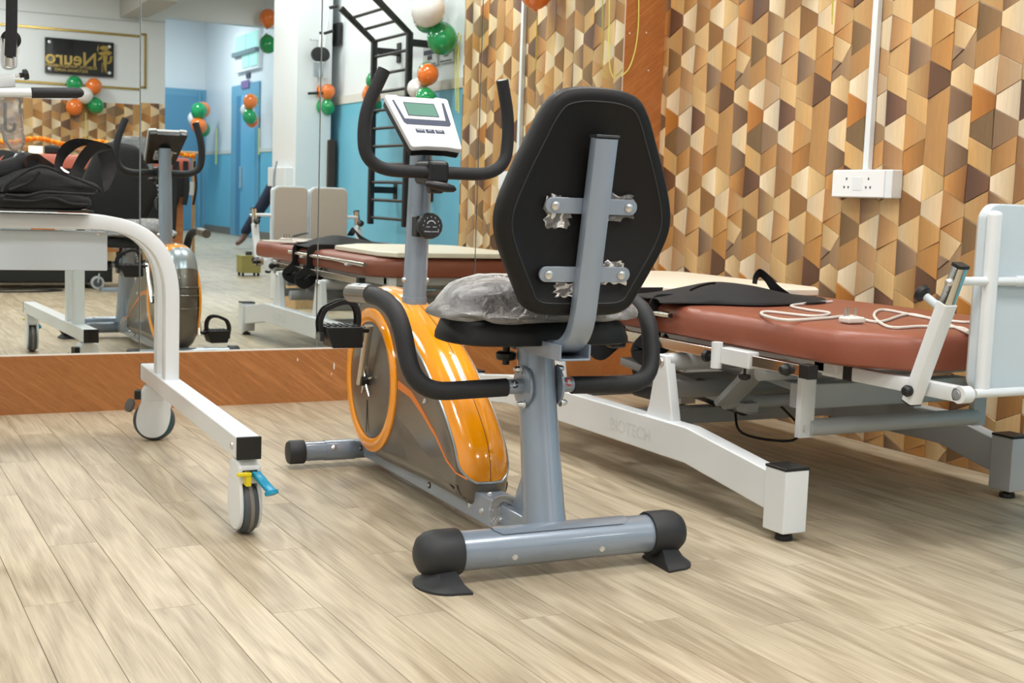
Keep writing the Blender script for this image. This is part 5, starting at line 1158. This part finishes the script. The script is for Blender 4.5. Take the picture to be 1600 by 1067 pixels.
for (px, w0) in ((275, .05), (290, .04), (304, .02)):
    a = V(px, 262, y=-.98); c = V(px-2, 320, y=-.98)
    v, f = sweepd(cr([a+Vector((0, 0, .05)), a, (a+c)/2+Vector((.012, .02, 0)), c], 5), rsec(w0, .006, .002, 1), up=(0, 1, 0)); tag(mk('hanging_strap', v, f, M['fabric'], None, smooth=True), {275: 'broad black strap hanging from the couch end nearest its middle', 290: 'black strap hanging down the orange wood panel of the couch', 304: 'thin black cord hanging at the right end of the couch'}[px], 'strap')
pp = V(285, 285, y=-.99); tag(box('black_pouch', V(272, 280, y=-.99).x, V(293, 280, y=-.99).x, -1.04, -.985, V(283, 308, y=-.99).z, V(283, 268, y=-.99).z, M['fabric'], None, bev=.01), 'black pouch hanging from the end of the treatment couch', 'pouch')
tag(box('white_box', V(293, 280, y=-1.03).x, V(303, 280, y=-1.03).x, -1.2, -1.03, V(298, 305, y=-1.03).z, V(298, 284, y=-1.03).z, M['white'], None, bev=.004), 'small white control box at the end of the treatment couch', 'box')
tee = empty('printed_bag', (2.25, -.96, .7), 'black bag with white printed letters hung in front of the treatment couch', 'bag')
prism('bag_body', [(-.16, -.32), (.13, -.32), (.15, .16), (.08, .2), (-.14, .2), (-.18, .1)], 'y', -.02, .04, M['fabric'], tee, bev=.015)
text('letters', 'XO', .075, M['inkw'], tee, basis((.015, .042, .10), (-1, 0, 0), (0, 0, 1)), .001, True); text('letters', 'JO', .06, M['inkw'], tee, basis((.0, .042, .03), (-1, 0, 0), (0, 0, 1)), .001, True)
ga = empty('marigold_garland', (1.6, -1.66, 1.0), 'orange and yellow marigold garland lying along the back of the treatment couch', 'garland')
rr = random.Random(9); gl_ = []
for i in range(70):
    x = .9+i*.026; z = V(150, 222, y=-1.7).z+.02*math.sin(i*.35)-max(0, (i-40)*.002)
    gl_.append((x, z, i % 2))
for k, m_ in enumerate((M['marigold'], M['marigold2'])):
    parts = [lathed([(.004, -.02), (.02, -.012), (.026, 0), (.02, .012), (.004, .018)], (x-1.6+rr.uniform(-.003, .003), rr.uniform(-.01, .01), z-1.0), (rr.uniform(-.5, .5), rr.uniform(-.5, .5), 1), 8) for (x, z, q) in gl_ if q == k]
    mk('blossom', *join(parts), m_, ga, smooth=True)['kind'] = 'stuff'
cyl('garland_rail', (.85-1.6, -.01, V(150, 226, y=-1.7).z-1.03), (2.75-1.6, -.01, V(150, 226, y=-1.7).z-1.03), .012, M['ply'], ga)
for x in (.9, 2.7): cyl('rail_leg', (x-1.6, -.01, V(150, 226, y=-1.7).z-1.03), (x-1.6, -.01, -1.0), .015, M['ply'], ga)
tag(box('lit_screen', V(28+17, 225, y=-1.4).x, V(66, 225, y=-1.4).x, -1.42, -1.38, 1.002, V(50, 225, y=-1.38).z, mat('screen_glow', (255, 250, 225), .4, emit=(255, 248, 220), estr=1.2), None, bev=.003), 'small bright lit screen standing on the treatment couch', 'screen')
tag(box('black_case', V(68, 225, y=-1.3).x, V(92, 225, y=-1.3).x, -1.34, -1.24, 1.002, V(80, 228, y=-1.24).z+.02, M['black'], None, bev=.02), 'small black case on the treatment couch beside the lit screen', 'case')
P = V(207, 215, y=-.6); br = empty('wrapped_headrest', (P.x, -.75, 0), 'bubble wrapped grey backrest standing behind the bike', 'backrest')
pr = [(p.x, p.y) for p in cr([(-.14, .55, 0), (-.17, .85, 0), (-.15, 1.06, 0), (-.08, 1.135, 0), (.06, 1.15, 0), (.15, 1.10, 0), (.18, .95, 0), (.15, .55, 0)], 5, True)]
prism('wrapped_pad', pr, 'y', -.04, .05, M['film2'], br, bev=.03, seg=3); prism('pad_core', inset(pr, .02), 'y', -.02, .03, mat('denim_grey', (96, 112, 128), .8, noise=.2, nscale=30), br, bev=.01)
box('stand', -.03, .03, -.03, .03, 0, .6, M['grey'], br, bev=.004); box('stand_foot', -.2, .2, -.04, .04, 0, .03, M['grey'], br, bev=.004)
# stool box on castors and plywood box
P0, P1 = V(382, 432, z=0), V(412, 434, z=0)
ob = empty('step_box', ((P0.x+P1.x)/2, -2.3, 0), 'olive green box on small castors on the corridor side floor', 'box')
box('body', -.09, .09, -.08, .08, .03, .18, M['olive'], ob, bev=.006); box('lid', -.093, .093, -.083, .083, .175, .186, M['olive'], ob, bev=.003); box('handle', -.03, .03, -.01, .01, .186, .22, M['dgun'], ob, bev=.005)
for x in (-.07, .07):
    for y in (-.06, .06): lathe('castor', [(.006, -.008), (.016, -.008), (.016, .008), (.006, .008)], M['black'], ob, (x, y, .016), (1, 0, 0), 12)
pb = empty('plywood_bench', (2.90, .80, 0), 'low pale plywood box standing on the floor against the white pillar', 'box')
box('front_board', -.17, .17, .11, .125, 0, .27, M['ply'], pb, bev=.003); box('top_board', -.17, .17, -.125, .125, .27, .285, M['ply'], pb, bev=.003)
for x in (-.17, .155): box('side_board', x, x+.015, -.125, .11, 0, .27, M['ply'], pb, bev=.002)
cbz = empty('black_cable', (.9, -.75, 0), 'loose black cable coiled on the floor before the treatment couch', 'cable')
tube('coil', cr([(-.3, .02, .006), (-.1, .1, .006), (.1, -.02, .006), (.0, .06, .012), (.25, .1, .006), (.5, .05, .006), (.62, -.08, .006), (.35, -.1, .010), (.1, .02, .012)], 7), .006, M['black'], cbz, n=8)
tube('white_coil', cr([(-.06+.14*math.cos(a), -.12, .115+.10*math.sin(a)) for a in [i*.63 for i in range(10)]], 5, True), .006, M['silver'], cbz, n=8, closed=True)
# person standing beyond the pillar (only a leg shows)
P = V(386, 388, z=0); pn_ = empty('person', (P.x+.48, P.y, 0), 'person in dark jeans standing in the corridor, mostly hidden by the pillar', 'person')
def skin(name, verts, edges, radii, m, par, sub=2):
    me = bpy.data.meshes.new(name); me.from_pydata(verts, edges, []); me.materials.append(m); o = link(bpy.data.objects.new(name, me), par)
    sm = o.modifiers.new('skin', 'SKIN'); ss = o.modifiers.new('sub', 'SUBSURF'); ss.levels = ss.render_levels = sub; sm.use_smooth_shade = True
    for i, r0 in enumerate(radii): me.skin_vertices[0].data[i].radius = r0 if isinstance(r0, tuple) else (r0, r0)
    me.skin_vertices[0].data[0].use_root = True; return o
skin('body', [(0, 0, .95), (.06, 0, 1.13), (.14, 0, 1.34), (.17, .02, 1.46), (.18, .04, 1.57), (.19, .05, 1.67), (-.1, 0, .88), (-.33, .05, .52), (-.58, .10, .12), (-.68, .2, .06), (.1, 0, .88), (.11, -.02, .48), (.12, -.05, .08), (.12, .1, .04), (-.04, 0, 1.38), (-.10, 0, 1.12), (-.12, .12, .94), (.32, 0, 1.38), (.36, 0, 1.12), (.30, .08, .9)],
     [(0, 1), (1, 2), (2, 3), (3, 4), (4, 5), (0, 6), (6, 7), (7, 8), (8, 9), (0, 10), (10, 11), (11, 12), (12, 13), (2, 14), (14, 15), (15, 16), (2, 17), (17, 18), (18, 19)],
     [(.15, .1), (.14, .1), (.16, .11), (.06, .06), (.085, .095), (.07, .08), (.09, .09), (.062, .062), (.045, .045), (.035, .03), (.09, .09), (.062, .062), (.045, .045), (.035, .03), (.055, .055), (.042, .042), (.03, .03), (.055, .055), (.042, .042), (.03, .03)], M['skin'], pn_)
skin('trousers', [(0, 0, .97), (-.1, 0, .87), (-.33, .05, .52), (-.57, .09, .16), (.1, 0, .87), (.11, -.02, .48), (.12, -.05, .13)], [(0, 1), (1, 2), (2, 3), (0, 4), (4, 5), (5, 6)], [(.165, .115), (.105, .105), (.08, .08), (.065, .065), (.105, .105), (.08, .08), (.065, .065)], M['jeans'], pn_)
skin('shirt', [(0, 0, .95), (.06, 0, 1.13), (.14, 0, 1.34), (.165, .01, 1.43), (-.04, 0, 1.38), (-.09, 0, 1.17), (.32, 0, 1.38), (.355, 0, 1.17)], [(0, 1), (1, 2), (2, 3), (2, 4), (4, 5), (2, 6), (6, 7)], [(.17, .12), (.16, .12), (.18, .13), (.07, .07), (.07, .07), (.055, .055), (.07, .07), (.055, .055)], M['shirt'], pn_)
lathe('hair', [(.02, .11), (.075, .08), (.095, .02), (.09, -.04), (.06, -.05)], M['black'], pn_, (.19, .03, 1.65), (0, -.2, 1), 18)
